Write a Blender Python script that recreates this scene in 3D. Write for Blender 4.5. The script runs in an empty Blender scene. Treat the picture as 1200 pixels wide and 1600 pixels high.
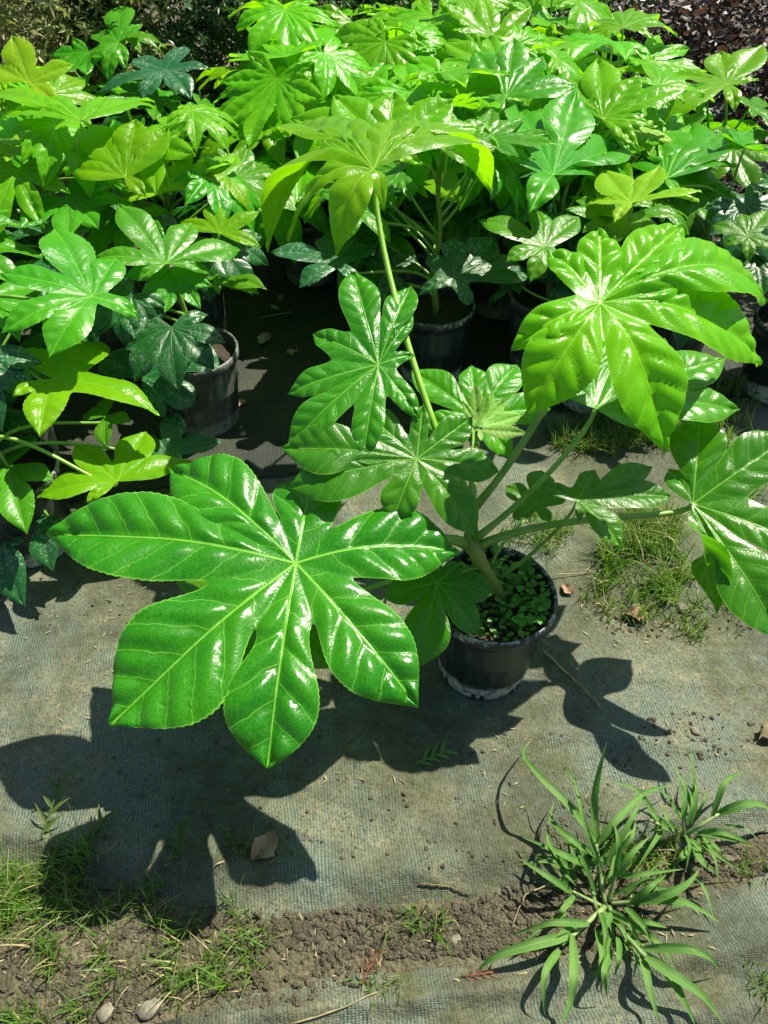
import bpy, math, random
import numpy as np
from mathutils import Vector, Matrix

# ------------------------------------------------------------------ camera, sky, sun
scene = bpy.context.scene
COL = scene.collection
CAM_H, PITCH, FPX = 1.2, math.radians(45), 1155.0      # metres, downward pitch, focal length in photo pixels
cam_data = bpy.data.cameras.new("camera")
cam_data.sensor_fit = 'VERTICAL'
cam_data.sensor_height = 36.0
cam_data.lens = 36.0 * FPX / 1600.0
cam_data.clip_start = 0.01
cam_data.clip_end = 500
cam = bpy.data.objects.new("camera", cam_data)
COL.objects.link(cam)
cam.location = (0, 0, CAM_H)
cam.rotation_euler = (math.pi / 2 - PITCH, 0, 0)
scene.camera = cam

TO_SUN = Vector((0.48, 0.37, 1.0)).normalized()
world = bpy.data.worlds.new("World")
scene.world = world
world.use_nodes = True
wn = world.node_tree.nodes
sky = wn.new('ShaderNodeTexSky')
sky.sky_type = 'NISHITA'
sky.sun_disc = False
sky.sun_elevation = math.asin(TO_SUN.z)
sky.sun_rotation = math.atan2(TO_SUN.x, TO_SUN.y)
wn['Background'].inputs['Strength'].default_value = 0.062
world.node_tree.links.new(sky.outputs[0], wn['Background'].inputs['Color'])
sun_data = bpy.data.lights.new("sun", 'SUN')
sun_data.energy = 5.0
sun_data.angle = math.radians(0.55)
sun_data.color = (1.0, 0.92, 0.78)
sun = bpy.data.objects.new("sun", sun_data)
COL.objects.link(sun)
sun.rotation_euler = TO_SUN.to_track_quat('Z', 'Y').to_euler()

scene.view_settings.view_transform = 'Standard'
scene.view_settings.look = 'None'
scene.view_settings.exposure = 1.1
scene.view_settings.gamma = 1.0
scene.render.engine = 'CYCLES'
scene.cycles.max_bounces = 6
scene.cycles.diffuse_bounces = 3
scene.cycles.glossy_bounces = 2
scene.cycles.transparent_max_bounces = 6

# ------------------------------------------------------------------ helpers
RNG = random.Random(7)
LAST_EDGE = []
BLADE_UV = []
SP, CP = math.sin(PITCH), math.cos(PITCH)

def ray(px, py):
    x = (px - 600.0) / FPX
    y = -(py - 800.0) / FPX
    return Vector((x, CP + y * SP, -SP + y * CP))

def at_z(px, py, z=0.0):
    d = ray(px, py)
    t = (z - CAM_H) / d.z
    return Vector((0, 0, CAM_H)) + d * t

def at_y(px, py, Y):
    d = ray(px, py)
    return Vector((0, 0, CAM_H)) + d * (Y / d.y)

def smooth(a, b, x):
    t = min(1.0, max(0.0, (x - a) / (b - a)))
    return t * t * (3 - 2 * t)

def make_mesh(name, verts, faces, mat=None, smooth_shade=True, uvs=None):
    me = bpy.data.meshes.new(name)
    me.from_pydata([tuple(v) for v in verts], [], faces)
    if uvs is not None:
        uv = me.uv_layers.new(name="UVMap")
        flat = np.array([c for f in uvs for c in f], dtype=np.float32).ravel()
        uv.data.foreach_set("uv", flat)
    if uvs is not None and len(LAST_EDGE) == len(verts):
        ea = me.attributes.new('edge', 'FLOAT', 'POINT')
        ea.data.foreach_set('value', LAST_EDGE)
    if smooth_shade:
        me.polygons.foreach_set("use_smooth", [True] * len(me.polygons))
    if mat:
        me.materials.append(mat)
    me.update()
    return me

def link(name, me, parent=None, loc=(0, 0, 0), rot=None, scale=None):
    o = bpy.data.objects.new(name, me)
    COL.objects.link(o)
    o.location = loc
    if rot is not None:
        o.rotation_euler = rot
    if scale is not None:
        o.scale = scale
    if parent is not None:
        o.parent = parent
    return o

def tag(o, label=None, cat=None, group=None, kind=None):
    if label: o['label'] = label
    if cat: o['category'] = cat
    if group: o['group'] = group
    if kind: o['kind'] = kind
    return o

def bez(p0, p1, p2, p3, t):
    u = 1 - t
    return p0 * (u * u * u) + p1 * (3 * u * u * t) + p2 * (3 * u * t * t) + p3 * (t * t * t)

def tube_data(pts, radii, seg=8, V=None, F=None, cap=True):
    V = [] if V is None else V
    F = [] if F is None else F
    base = len(V)
    n = len(pts)
    prev = None
    for i, p in enumerate(pts):
        t = (pts[min(i + 1, n - 1)] - pts[max(i - 1, 0)])
        t = t.normalized() if t.length > 1e-9 else Vector((0, 0, 1))
        if prev is None:
            a = Vector((0, 0, 1)) if abs(t.z) < 0.9 else Vector((1, 0, 0))
            u = t.cross(a).normalized()
        else:
            u = (prev - t * prev.dot(t)).normalized()
        prev = u
        w = t.cross(u)
        for k in range(seg):
            an = 2 * math.pi * k / seg
            V.append(p + (u * math.cos(an) + w * math.sin(an)) * radii[i])
    for i in range(n - 1):
        for k in range(seg):
            a = base + i * seg + k
            b = base + i * seg + (k + 1) % seg
            F.append((a, b, b + seg, a + seg))
    if cap:
        F.append(tuple(base + k for k in reversed(range(seg))))
        F.append(tuple(base + (n - 1) * seg + k for k in range(seg)))
    return V, F

def lathe(profile, seg=40):
    V, F = [], []
    for (r, z) in profile:
        for k in range(seg):
            a = 2 * math.pi * k / seg
            V.append((r * math.cos(a), r * math.sin(a), z))
    for i in range(len(profile) - 1):
        for k in range(seg):
            a = i * seg + k
            b = i * seg + (k + 1) % seg
            F.append((a, b, b + seg, a + seg))
    return V, F

# ------------------------------------------------------------------ materials
class NT:
    def __init__(self, name):
        self.mat = bpy.data.materials.new(name)
        self.mat.use_nodes = True
        self.nt = self.mat.node_tree
        self.n = self.nt.nodes
        self.bsdf = self.n['Principled BSDF']
        self.out = self.n['Material Output']
    def new(self, kind, **kw):
        nd = self.n.new(kind)
        for k, v in kw.items():
            setattr(nd, k, v)
        return nd
    def lk(self, a, b):
        self.nt.links.new(a, b)
    def put(self, sock, v):
        if hasattr(v, 'is_linked') or hasattr(v, 'links'):
            self.lk(v, sock)
        else:
            sock.default_value = v
    def math(self, op, a, b=None, c=None, clamp=False):
        nd = self.new('ShaderNodeMath', operation=op, use_clamp=clamp)
        self.put(nd.inputs[0], a)
        if b is not None: self.put(nd.inputs[1], b)
        if c is not None: self.put(nd.inputs[2], c)
        return nd.outputs[0]
    def remap(self, v, a, b, c=0.0, d=1.0, smoothstep=True):
        nd = self.new('ShaderNodeMapRange')
        nd.interpolation_type = 'SMOOTHSTEP' if smoothstep else 'LINEAR'
        self.put(nd.inputs[0], v)
        for i, x in enumerate((a, b, c, d)):
            self.put(nd.inputs[i + 1], x)
        return nd.outputs[0]
    def mix(self, f, a, b, blend='MIX'):
        nd = self.new('ShaderNodeMix', data_type='RGBA', blend_type=blend)
        self.put(nd.inputs[0], f)
        for s, v in ((nd.inputs[6], a), (nd.inputs[7], b)):
            if isinstance(v, tuple):
                s.default_value = (*v[:3], 1)
            else:
                self.lk(v, s)
        return nd.outputs[2]
    def noise(self, scale, vec=None, detail=4, rough=0.55, dim='3D'):
        nd = self.new('ShaderNodeTexNoise', noise_dimensions=dim)
        nd.inputs['Scale'].default_value = scale
        nd.inputs['Detail'].default_value = detail
        nd.inputs['Roughness'].default_value = rough
        if vec is not None: self.lk(vec, nd.inputs['Vector'])
        return nd.outputs['Fac']
    def bump(self, h, strength=0.5, dist=0.002, normal=None):
        nd = self.new('ShaderNodeBump')
        nd.inputs['Strength'].default_value = strength
        nd.inputs['Distance'].default_value = dist
        self.lk(h, nd.inputs['Height'])
        if normal is not None: self.lk(normal, nd.inputs['Normal'])
        return nd.outputs[0]

PER, VA, VB = 0.034, 0.75, 2.2     # side-vein spacing, slant and curve in the leaf's own 0.2 m-lobe units

def leaf_material(name, col, col2, vein, trans, rough=0.3, tfac=0.35, stain=0.0, veinmix=0.8, side=0.55, spec=0.4):
    m = NT(name)
    uvn = m.new('ShaderNodeUVMap'); uvn.uv_map = "UVMap"
    sep = m.new('ShaderNodeSeparateXYZ'); m.lk(uvn.outputs[0], sep.inputs[0])
    s, x = sep.outputs[0], sep.outputs[1]
    ax = m.math('ABSOLUTE', x)
    obj = m.new('ShaderNodeTexCoord')
    info = m.new('ShaderNodeObjectInfo')
    rnd = info.outputs['Random']
    n1 = m.noise(22, obj.outputs['Object'], 4)
    n2 = m.noise(5, obj.outputs['Object'], 3)
    base = m.mix(m.remap(n2, 0.35, 0.65), col, col2)
    base = m.mix(m.math('MULTIPLY', m.remap(n1, 0.3, 0.75), 0.35), base, (col[0] * 0.6, col[1] * 0.75, col[2] * 0.7))
    # veins
    mw = m.remap(s, 0.0, 0.2, 0.0021, 0.0008, False)
    mid = m.remap(ax, mw, m.math('MULTIPLY', mw, 0.45), 0.0, 1.0)
    wob = m.math('MULTIPLY', m.math('SUBTRACT', m.noise(30, uvn.outputs[0], 2), 0.5), 0.012)
    p = m.math('SUBTRACT', m.math('ADD', s, wob), m.math('ADD', m.math('MULTIPLY', ax, VA), m.math('MULTIPLY', m.math('MULTIPLY', ax, ax), VB)))
    p = m.math('DIVIDE', p, PER)
    # alternate sides
    p = m.math('ADD', p, m.math('MULTIPLY', m.math('GREATER_THAN', x, 0.0), 0.45))
    fr = m.math('FRACT', p)
    dist = m.math('SUBTRACT', 0.5, m.math('ABSOLUTE', m.math('SUBTRACT', fr, 0.5)))
    sec = m.math('MULTIPLY', m.remap(dist, 0.030, 0.006), side)
    vor = m.new('ShaderNodeTexVoronoi', feature='DISTANCE_TO_EDGE')
    vor.inputs['Scale'].default_value = 210
    m.lk(uvn.outputs[0], vor.inputs['Vector'])
    ret = m.math('MULTIPLY', m.remap(vor.outputs['Distance'], 0.10, 0.0), 0.16)
    vm = m.math('MAXIMUM', m.math('MAXIMUM', mid, sec), ret)
    c = m.mix(m.math('MULTIPLY', vm, veinmix), base, vein)
    ed = m.new('ShaderNodeAttribute'); ed.attribute_name = 'edge'
    c = m.mix(m.math('MULTIPLY', m.remap(ed.outputs['Fac'], 0.955, 0.995), 0.55), c, vein)
    rough_s = rough
    if stain > 0:
        sn = m.noise(9, obj.outputs['Object'], 2)
        sp = m.noise(150, obj.outputs['Object'], 3, 0.7)
        sv = m.math('MULTIPLY', m.remap(sn, 0.42, 0.62), m.remap(sp, 0.5, 0.66))
        sv = m.math('MULTIPLY', sv, stain)
        c = m.mix(sv, c, (0.34, 0.43, 0.38))
        rough_s = m.remap(sv, 0.0, 1.0, rough, 0.6, False)
    hsv = m.new('ShaderNodeHueSaturation')
    m.lk(c, hsv.inputs['Color'])
    m.lk(m.remap(rnd, 0, 1, 0.485, 0.515, False), hsv.inputs['Hue'])
    m.lk(m.remap(rnd, 0, 1, 0.85, 1.2, False), hsv.inputs['Value'])
    m.lk(hsv.outputs[0], m.bsdf.inputs['Base Color'])
    m.put(m.bsdf.inputs['Roughness'], rough_s)
    m.bsdf.inputs['Specular IOR Level'].default_value = spec
    # relief: quilting between side veins, fine leathery net
    q = m.math('POWER', m.math('SINE', m.math('MULTIPLY', fr, math.pi)), 0.6)
    h = m.math('MULTIPLY', m.math('MULTIPLY', q, m.remap(s, 0.02, 0.07)), 0.6)
    h = m.math('SUBTRACT', h, m.math('MULTIPLY', mid, 0.5))
    h = m.math('ADD', h, m.math('MULTIPLY', m.remap(vor.outputs['Distance'], 0.0, 0.25), 0.10))
    h = m.math('ADD', h, m.math('MULTIPLY', m.noise(40, uvn.outputs[0], 2), 0.45))
    nb = m.bump(h, 0.5, 0.0020)
    m.lk(nb, m.bsdf.inputs['Normal'])
    tr = m.new('ShaderNodeBsdfTranslucent')
    tcol = m.mix(m.math('MULTIPLY', vm, 0.45), trans, (trans[0] * 0.55, trans[1] * 0.6, trans[2] * 0.6))
    m.lk(tcol, tr.inputs['Color'])
    mx = m.new('ShaderNodeMixShader')
    mx.inputs[0].default_value = tfac
    m.lk(m.bsdf.outputs[0], mx.inputs[1])
    m.lk(tr.outputs[0], mx.inputs[2])
    m.lk(mx.outputs[0], m.out.inputs['Surface'])
    return m.mat

M = {}
M['hero'] = leaf_material('glossy_green_leaf', (0.020, 0.135, 0.003), (0.042, 0.190, 0.003), (0.22, 0.46, 0.05), (0.14, 0.54, 0.004), 0.29, 0.32, spec=0.40)
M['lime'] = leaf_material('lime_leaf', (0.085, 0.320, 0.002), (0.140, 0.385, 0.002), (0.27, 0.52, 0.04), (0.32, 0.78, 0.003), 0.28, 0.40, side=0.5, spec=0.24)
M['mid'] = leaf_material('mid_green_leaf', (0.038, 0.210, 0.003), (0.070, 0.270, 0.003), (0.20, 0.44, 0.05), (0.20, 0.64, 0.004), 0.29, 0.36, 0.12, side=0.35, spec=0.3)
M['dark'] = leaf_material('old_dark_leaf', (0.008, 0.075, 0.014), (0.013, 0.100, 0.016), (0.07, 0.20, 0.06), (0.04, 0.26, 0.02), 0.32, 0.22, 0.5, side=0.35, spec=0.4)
M['young'] = leaf_material('young_yellow_leaf', (0.18, 0.40, 0.004), (0.26, 0.46, 0.008), (0.42, 0.58, 0.12), (0.46, 0.78, 0.006), 0.34, 0.42, side=0.3, spec=0.22)
M['shoot'] = leaf_material('pale_shoot_leaf', (0.20, 0.46, 0.05), (0.42, 0.62, 0.22), (0.58, 0.68, 0.40), (0.40, 0.80, 0.06), 0.45, 0.40, side=0.6, spec=0.25)

def stalk_material(name, c1, c2, rough=0.42):
    m = NT(name)
    tc = m.new('ShaderNodeTexCoord')
    n = m.noise(40, tc.outputs['Object'], 4)
    c = m.mix(m.remap(n, 0.35, 0.7), c1, c2)
    m.lk(c, m.bsdf.inputs['Base Color'])
    m.bsdf.inputs['Roughness'].default_value = rough
    m.lk(m.bump(m.noise(180, tc.outputs['Object'], 3), 0.3, 0.001), m.bsdf.inputs['Normal'])
    m.bsdf.inputs['Subsurface Weight'].default_value = 0.0
    return m.mat
M['petiole'] = stalk_material('petiole_green', (0.10, 0.24, 0.022), (0.16, 0.31, 0.04))
M['petiole_lime'] = stalk_material('petiole_lime', (0.17, 0.36, 0.03), (0.23, 0.42, 0.05))
M['stem'] = stalk_material('stem_green', (0.10, 0.20, 0.018), (0.17, 0.22, 0.035), 0.5)
M['bark'] = stalk_material('stem_bark', (0.09, 0.07, 0.035), (0.15, 0.13, 0.06), 0.8)

def pot_material(name, col, dust, band):
    m = NT(name)
    tc = m.new('ShaderNodeTexCoord')
    sep = m.new('ShaderNodeSeparateXYZ'); m.lk(tc.outputs['Object'], sep.inputs[0])
    z = sep.outputs[2]
    n1 = m.noise(18, tc.outputs['Object'], 5, 0.65)
    n2 = m.noise(90, tc.outputs['Object'], 4, 0.7)
    mp = m.new('ShaderNodeMapping'); mp.inputs['Scale'].default_value = (60, 60, 5)
    m.lk(tc.outputs['Object'], mp.inputs[0])
    n3 = m.noise(1.0, mp.outputs[0], 3)
    d = m.math('MULTIPLY', m.math('MULTIPLY', m.remap(n1, 0.35, 0.75), m.remap(n3, 0.3, 0.7)), dust)
    c = m.mix(d, col, (0.22, 0.23, 0.20))
    zb = m.math('ADD', z, m.math('MULTIPLY', m.math('SUBTRACT', n1, 0.5), 0.06))
    low = m.math('MULTIPLY', m.remap(zb, 0.055, 0.036), m.remap(n2, 0.30, 0.60))
    hi = m.math('MULTIPLY', m.remap(zb, 0.203, 0.210), m.remap(n2, 0.46, 0.62))
    bd = m.math('MULTIPLY', m.math('MAXIMUM', low, m.math('MULTIPLY', hi, 0.8)), band)
    c = m.mix(bd, c, (0.42, 0.45, 0.40))
    m.lk(c, m.bsdf.inputs['Base Color'])
    m.lk(m.remap(m.math('MAXIMUM', d, bd), 0, 1, 0.38, 0.85, False), m.bsdf.inputs['Roughness'])
    m.lk(m.bump(n2, 0.25, 0.0015), m.bsdf.inputs['Normal'])
    return m.mat
M['pot'] = pot_material('black_plastic_pot', (0.012, 0.020, 0.020), 0.35, 0.9)
M['pot_dusty'] = pot_material('dusty_plastic_pot', (0.030, 0.036, 0.033), 1.0, 0.3)

def soil_material(name, c1, c2, c3, sc=1.0):
    m = NT(name)
    tc = m.new('ShaderNodeTexCoord')
    P = tc.outputs['Object']
    n1 = m.noise(14 * sc, P, 6, 0.65)
    n2 = m.noise(120 * sc, P, 5, 0.7)
    v = m.new('ShaderNodeTexVoronoi'); v.inputs['Scale'].default_value = 160 * sc
    m.lk(P, v.inputs['Vector'])
    c = m.mix(m.remap(n1, 0.35, 0.68), c1, c2)
    c = m.mix(m.math('MULTIPLY', m.remap(n2, 0.4, 0.7), 0.7), c, c3)
    m.lk(c, m.bsdf.inputs['Base Color'])
    m.bsdf.inputs['Roughness'].default_value = 0.95
    h = m.math('ADD', m.math('MULTIPLY', n2, 0.8), m.math('MULTIPLY', v.outputs['Distance'], 0.9))
    m.lk(m.bump(h, 0.9, 0.006), m.bsdf.inputs['Normal'])
    return m.mat
M['soil'] = soil_material('dry_earth', (0.072, 0.065, 0.034), (0.135, 0.122, 0.070), (0.036, 0.032, 0.018))
M['peat'] = soil_material('potting_soil', (0.018, 0.013, 0.009), (0.045, 0.03, 0.018), (0.12, 0.09, 0.06), 2.0)
M['crumb'] = soil_material('earth_crumb', (0.070, 0.063, 0.035), (0.135, 0.122, 0.075), (0.035, 0.030, 0.018), 2.0)

def mat_material(name, dark_c, light_c, dust_lo, dust_hi, dust_amt):
    m = NT(name)
    tc = m.new('ShaderNodeTexCoord')
    P = tc.outputs['Object']
    mp = m.new('ShaderNodeMapping')
    mp.inputs['Rotation'].default_value = (0, 0, math.radians(-7))
    m.lk(P, mp.inputs[0])
    wob = m.new('ShaderNodeTexNoise'); wob.inputs['Scale'].default_value = 9
    m.lk(mp.outputs[0], wob.inputs['Vector'])
    addv = m.new('ShaderNodeMix', data_type='RGBA', blend_type='ADD'); addv.inputs[0].default_value = 0.012
    m.lk(mp.outputs[0], addv.inputs[6]); m.lk(wob.outputs['Color'], addv.inputs[7])
    sep = m.new('ShaderNodeSeparateXYZ'); m.lk(addv.outputs[2], sep.inputs[0])
    fx = m.math('SINE', m.math('MULTIPLY', sep.outputs[0], 2 * math.pi / 0.0052))
    fy = m.math('SINE', m.math('MULTIPLY', sep.outputs[1], 2 * math.pi / 0.0024))
    rib = m.math('MULTIPLY', m.math('ADD', fx, 1.0), 0.5)
    weft = m.math('MULTIPLY', m.math('ADD', fy, 1.0), 0.5)
    weave = m.math('ADD', m.math('MULTIPLY', rib, 0.65), m.math('MULTIPLY', weft, 0.35))
    nbig = m.noise(2.6, P, 5, 0.6)
    nmid = m.noise(11, P, 6, 0.68)
    nfin = m.noise(70, P, 5, 0.7)
    ngr = m.noise(420, P, 3, 0.8)
    cloth = m.mix(m.remap(weave, 0.25, 0.8), dark_c, light_c)
    cloth = m.mix(m.math('MULTIPLY', m.remap(nmid, 0.3, 0.7), 0.5), cloth, tuple(0.5 * (a + b) * 0.75 for a, b in zip(dark_c, light_c)))
    dust = m.mix(m.remap(nfin, 0.3, 0.7), (0.130, 0.130, 0.070), (0.250, 0.240, 0.138))
    dmask = m.math('ADD', m.math('MULTIPLY', nbig, 0.9), m.math('MULTIPLY', nmid, 0.75))
    dmask = m.math('ADD', dmask, m.math('MULTIPLY', m.math('SUBTRACT', nfin, 0.5), 0.55))
    dm = m.remap(dmask, dust_lo, dust_hi)
    dm = m.math('MULTIPLY', dm, dust_amt)
    nlarge = m.noise(2.3, P, 6, 0.68)
    c = m.mix(dm, cloth, dust)
    c = m.mix(m.math('MULTIPLY', m.remap(nlarge, 0.42, 0.56), m.remap(nfin, 0.3, 0.62, 0.35, 0.85)), c, (0.042, 0.050, 0.026))
    ngr2 = m.noise(190, P, 4, 0.75)
    c = m.mix(m.remap(ngr2, 0.46, 0.66, 0.0, 0.75), c, (0.038, 0.048, 0.030))
    c = m.mix(m.remap(ngr, 0.60, 0.72, 0.0, 0.45), c, (0.24, 0.235, 0.165))
    moss = m.math('MULTIPLY', m.remap(m.noise(5.3, P, 5, 0.7), 0.50, 0.62), m.remap(nfin, 0.40, 0.56))
    c = m.mix(m.math('MULTIPLY', moss, 0.6), c, (0.050, 0.062, 0.014))
    m.lk(c, m.bsdf.inputs['Base Color'])
    m.lk(m.remap(dm, 0, 1, 0.5, 0.9, False), m.bsdf.inputs['Roughness'])
    m.bsdf.inputs['Specular IOR Level'].default_value = 0.35
    h = m.math('MULTIPLY', weave, m.remap(dm, 0, 1, 0.7, 0.25, False))
    h = m.math('ADD', h, m.math('MULTIPLY', nfin, m.remap(dm, 0, 1, 0.6, 3.2, False)))
    h = m.math('ADD', h, m.math('MULTIPLY', ngr, 0.8))
    h = m.math('ADD', h, m.math('MULTIPLY', ngr2, 1.6))
    m.lk(m.bump(h, 0.85, 0.0020), m.bsdf.inputs['Normal'])
    return m.mat
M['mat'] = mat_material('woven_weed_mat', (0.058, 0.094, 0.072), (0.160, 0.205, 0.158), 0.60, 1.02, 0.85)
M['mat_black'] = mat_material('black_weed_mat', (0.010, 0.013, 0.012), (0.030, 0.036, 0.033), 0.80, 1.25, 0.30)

def simple_material(name, c1, c2, rough=0.6, scale=30, trans=None, tfac=0.3, rand=0.0):
    m = NT(name)
    tc = m.new('ShaderNodeTexCoord')
    n = m.noise(scale, tc.outputs['Object'], 4, 0.6)
    c = m.mix(m.remap(n, 0.35, 0.68), c1, c2)
    if rand:
        at = m.new('ShaderNodeAttribute'); at.attribute_name = 'tint'
        hsv = m.new('ShaderNodeHueSaturation')
        m.lk(c, hsv.inputs['Color'])
        m.lk(m.remap(at.outputs['Fac'], 0, 1, 1 - rand, 1 + rand, False), hsv.inputs['Value'])
        m.lk(m.remap(at.outputs['Fac'], 0, 1, 0.48, 0.52, False), hsv.inputs['Hue'])
        c = hsv.outputs[0]
    m.lk(c, m.bsdf.inputs['Base Color'])
    m.bsdf.inputs['Roughness'].default_value = rough
    if trans:
        tr = m.new('ShaderNodeBsdfTranslucent'); tr.inputs['Color'].default_value = (*trans, 1)
        mx = m.new('ShaderNodeMixShader'); mx.inputs[0].default_value = tfac
        m.lk(m.bsdf.outputs[0], mx.inputs[1]); m.lk(tr.outputs[0], mx.inputs[2])
        m.lk(mx.outputs[0], m.out.inputs['Surface'])
    return m.mat
def blade_material():
    m = NT('crabgrass_blade')
    uv = m.new('ShaderNodeUVMap'); uv.uv_map = 'UVMap'
    sep = m.new('ShaderNodeSeparateXYZ'); m.lk(uv.outputs[0], sep.inputs[0])
    tc = m.new('ShaderNodeTexCoord')
    n = m.noise(18, tc.outputs['Object'], 4, 0.6)
    st = m.math('SINE', m.math('MULTIPLY', sep.outputs[1], 44.0))
    c = m.mix(m.remap(n, 0.35, 0.68), (0.070, 0.200, 0.028), (0.130, 0.275, 0.050))
    c = m.mix(m.remap(st, -0.2, 1.0, 0.0, 0.35), c, (0.16, 0.31, 0.08))
    mid = m.remap(m.math('ABSOLUTE', sep.outputs[1]), 0.16, 0.05)
    c = m.mix(m.math('MULTIPLY', mid, 0.7), c, (0.20, 0.32, 0.11))
    tip = m.math('MULTIPLY', m.remap(sep.outputs[0], 0.80, 1.0), m.remap(n, 0.4, 0.6))
    c = m.mix(tip, c, (0.22, 0.20, 0.06))
    m.lk(c, m.bsdf.inputs['Base Color'])
    m.bsdf.inputs['Roughness'].default_value = 0.5
    m.bsdf.inputs['Specular IOR Level'].default_value = 0.3
    m.lk(m.bump(st, 0.4, 0.0006), m.bsdf.inputs['Normal'])
    tr = m.new('ShaderNodeBsdfTranslucent'); tr.inputs['Color'].default_value = (0.10, 0.34, 0.03, 1)
    mx = m.new('ShaderNodeMixShader'); mx.inputs[0].default_value = 0.28
    m.lk(m.bsdf.outputs[0], mx.inputs[1]); m.lk(tr.outputs[0], mx.inputs[2])
    m.lk(mx.outputs[0], m.out.inputs['Surface'])
    return m.mat
M['blade'] = blade_material()
M['culm'] = simple_material('crabgrass_culm', (0.13, 0.23, 0.06), (0.24, 0.30, 0.13), 0.55, 60)
M['grass'] = simple_material('fine_grass', (0.065, 0.16, 0.010), (0.12, 0.21, 0.018), 0.55, 8, (0.20, 0.40, 0.015), 0.35, 0.4)
M['cover'] = simple_material('pot_weed_leaf', (0.045, 0.19, 0.006), (0.08, 0.25, 0.008), 0.5, 20, (0.16, 0.48, 0.01), 0.3, 0.35)
M['straw'] = simple_material('dry_straw', (0.20, 0.17, 0.075), (0.32, 0.27, 0.14), 0.7, 60)
M['dryleaf'] = simple_material('dry_leaf', (0.20, 0.13, 0.075), (0.32, 0.23, 0.15), 0.7, 40)
M['redleaf'] = simple_material('dry_conifer_sprig', (0.10, 0.038, 0.018), (0.17, 0.065, 0.03), 0.7, 60)
M['stone'] = simple_material('pebble_stone', (0.11, 0.105, 0.07), (0.22, 0.205, 0.15), 0.9, 90)
M['maple'] = simple_material('maple_leaf', (0.17, 0.21, 0.05), (0.32, 0.28, 0.11), 0.5, 4, (0.30, 0.36, 0.08), 0.3, 0.4)
M['green_shrub'] = simple_material('small_green_leaf', (0.030, 0.085, 0.015), (0.06, 0.14, 0.022), 0.4, 4, (0.08, 0.22, 0.03), 0.25, 0.4)
M['purple'] = simple_material('purple_leaf', (0.020, 0.034, 0.026), (0.060, 0.030, 0.026), 0.5, 3, (0.14, 0.07, 0.04), 0.2, 0.65)
M['hole'] = simple_material('drain_slot', (0.004, 0.004, 0.004), (0.008, 0.008, 0.008), 0.9)

# ------------------------------------------------------------------ ground
def noise2(x, y, seed=0):
    r = 0.0
    for k, (f, a) in enumerate(((3.1, 0.5), (7.3, 0.28), (15.1, 0.14), (31.0, 0.08))):
        r += a * math.sin(f * x * 1.3 + seed + k * 1.7 + 1.3 * math.sin(f * y * 0.9 + k)) * math.sin(f * y * 1.1 - seed * 0.7 + k * 2.1 + math.sin(f * x * 0.7 - k))
    return r

def poly_y(pts, x):
    if x <= pts[0][0]: return pts[0][1]
    for (x0, y0), (x1, y1) in zip(pts, pts[1:]):
        if x <= x1:
            return y0 + (y1 - y0) * (x - x0) / (x1 - x0)
    return pts[-1][1]

def px_line(pp):
    return [(at_z(*p).x, at_z(*p).y) for p in pp]

REAR_EDGE = px_line([(-700, 1330), (-250, 1350), (0, 1372), (150, 1385), (420, 1440), (560, 1440), (700, 1420), (860, 1392), (930, 1366), (1060, 1330), (1200, 1300), (1600, 1270)])
FRONT_EDGE = px_line([(-700, 1640), (-100, 1660), (120, 1640), (250, 1600), (430, 1540), (600, 1518), (760, 1500), (880, 1490), (960, 1465), (1080, 1392), (1200, 1362), (1600, 1320)])

def base_h(x, y):
    return 0.006 * noise2(x * 0.7, y * 0.7, 2.0)

def soil_h(x, y):
    h = base_h(x, y) + 0.004 * noise2(x * 5, y * 5, 1.0) + 0.003 * noise2(x * 13, y * 13, 4.0)
    return h - 0.004

def grid(x0, x1, y0, y1, nx, ny, fn):
    V, F = [], []
    for j in range(ny + 1):
        for i in range(nx + 1):
            V.append(fn(x0 + (x1 - x0) * i / nx, y0 + (y1 - y0) * j / ny))
    for j in range(ny):
        for i in range(nx):
            a = j * (nx + 1) + i
            F.append((a, a + 1, a + nx + 2, a + nx + 1))
    return V, F

# one sheet out to the horizon, fine where the earth shows
def ground_axis(lo, hi, fine, far):
    pts = [lo]
    n = int((hi - lo) / fine)
    ax = [lo + (hi - lo) * i / n for i in range(n + 1)]
    step, v = fine, hi
    while v < far:
        step *= 1.6; v += step; ax.append(v)
    step, v = fine, lo
    while v > -far:
        step *= 1.6; v -= step; ax.insert(0, v)
    return ax
gx, gy = ground_axis(-1.0, 1.0, 0.011, 220), ground_axis(0.05, 0.75, 0.011, 220)
V, F = [], []
for y in gy:
    for x in gx:
        V.append((x, y, soil_h(x, y) if abs(x) < 6 and abs(y) < 8 else -0.004))
nx = len(gx)
for j in range(len(gy) - 1):
    for i in range(nx - 1):
        a = j * nx + i
        F.append((a, a + 1, a + nx + 1, a + nx))
tag(link('ground', make_mesh('ground', V, F, M['soil'])), 'bare brown earth showing between the woven mats', kind='structure')

def wrinkle(x, y):
    a = y + 0.16 * x + 0.03 * math.sin(5.1 * x + 1.0) + 0.012 * math.sin(13 * x)
    amp = 0.5 + 0.5 * math.sin(3.7 * x + 9 * y + 0.6)
    w = max(0.0, math.sin(a * 46 + 1.2 * math.sin(3 * x))) ** 4 * amp + 0.5 * max(0.0, math.sin(a * 83 + 2.0)) ** 6 * (1 - amp)
    near = 1 - smooth(0.75, 1.1, y)
    return 0.0075 * w * near

def ridge(x, y, pts, width, height):
    d = y - poly_y(pts, x)
    return height * math.exp(-(d / width) ** 2)

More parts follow.
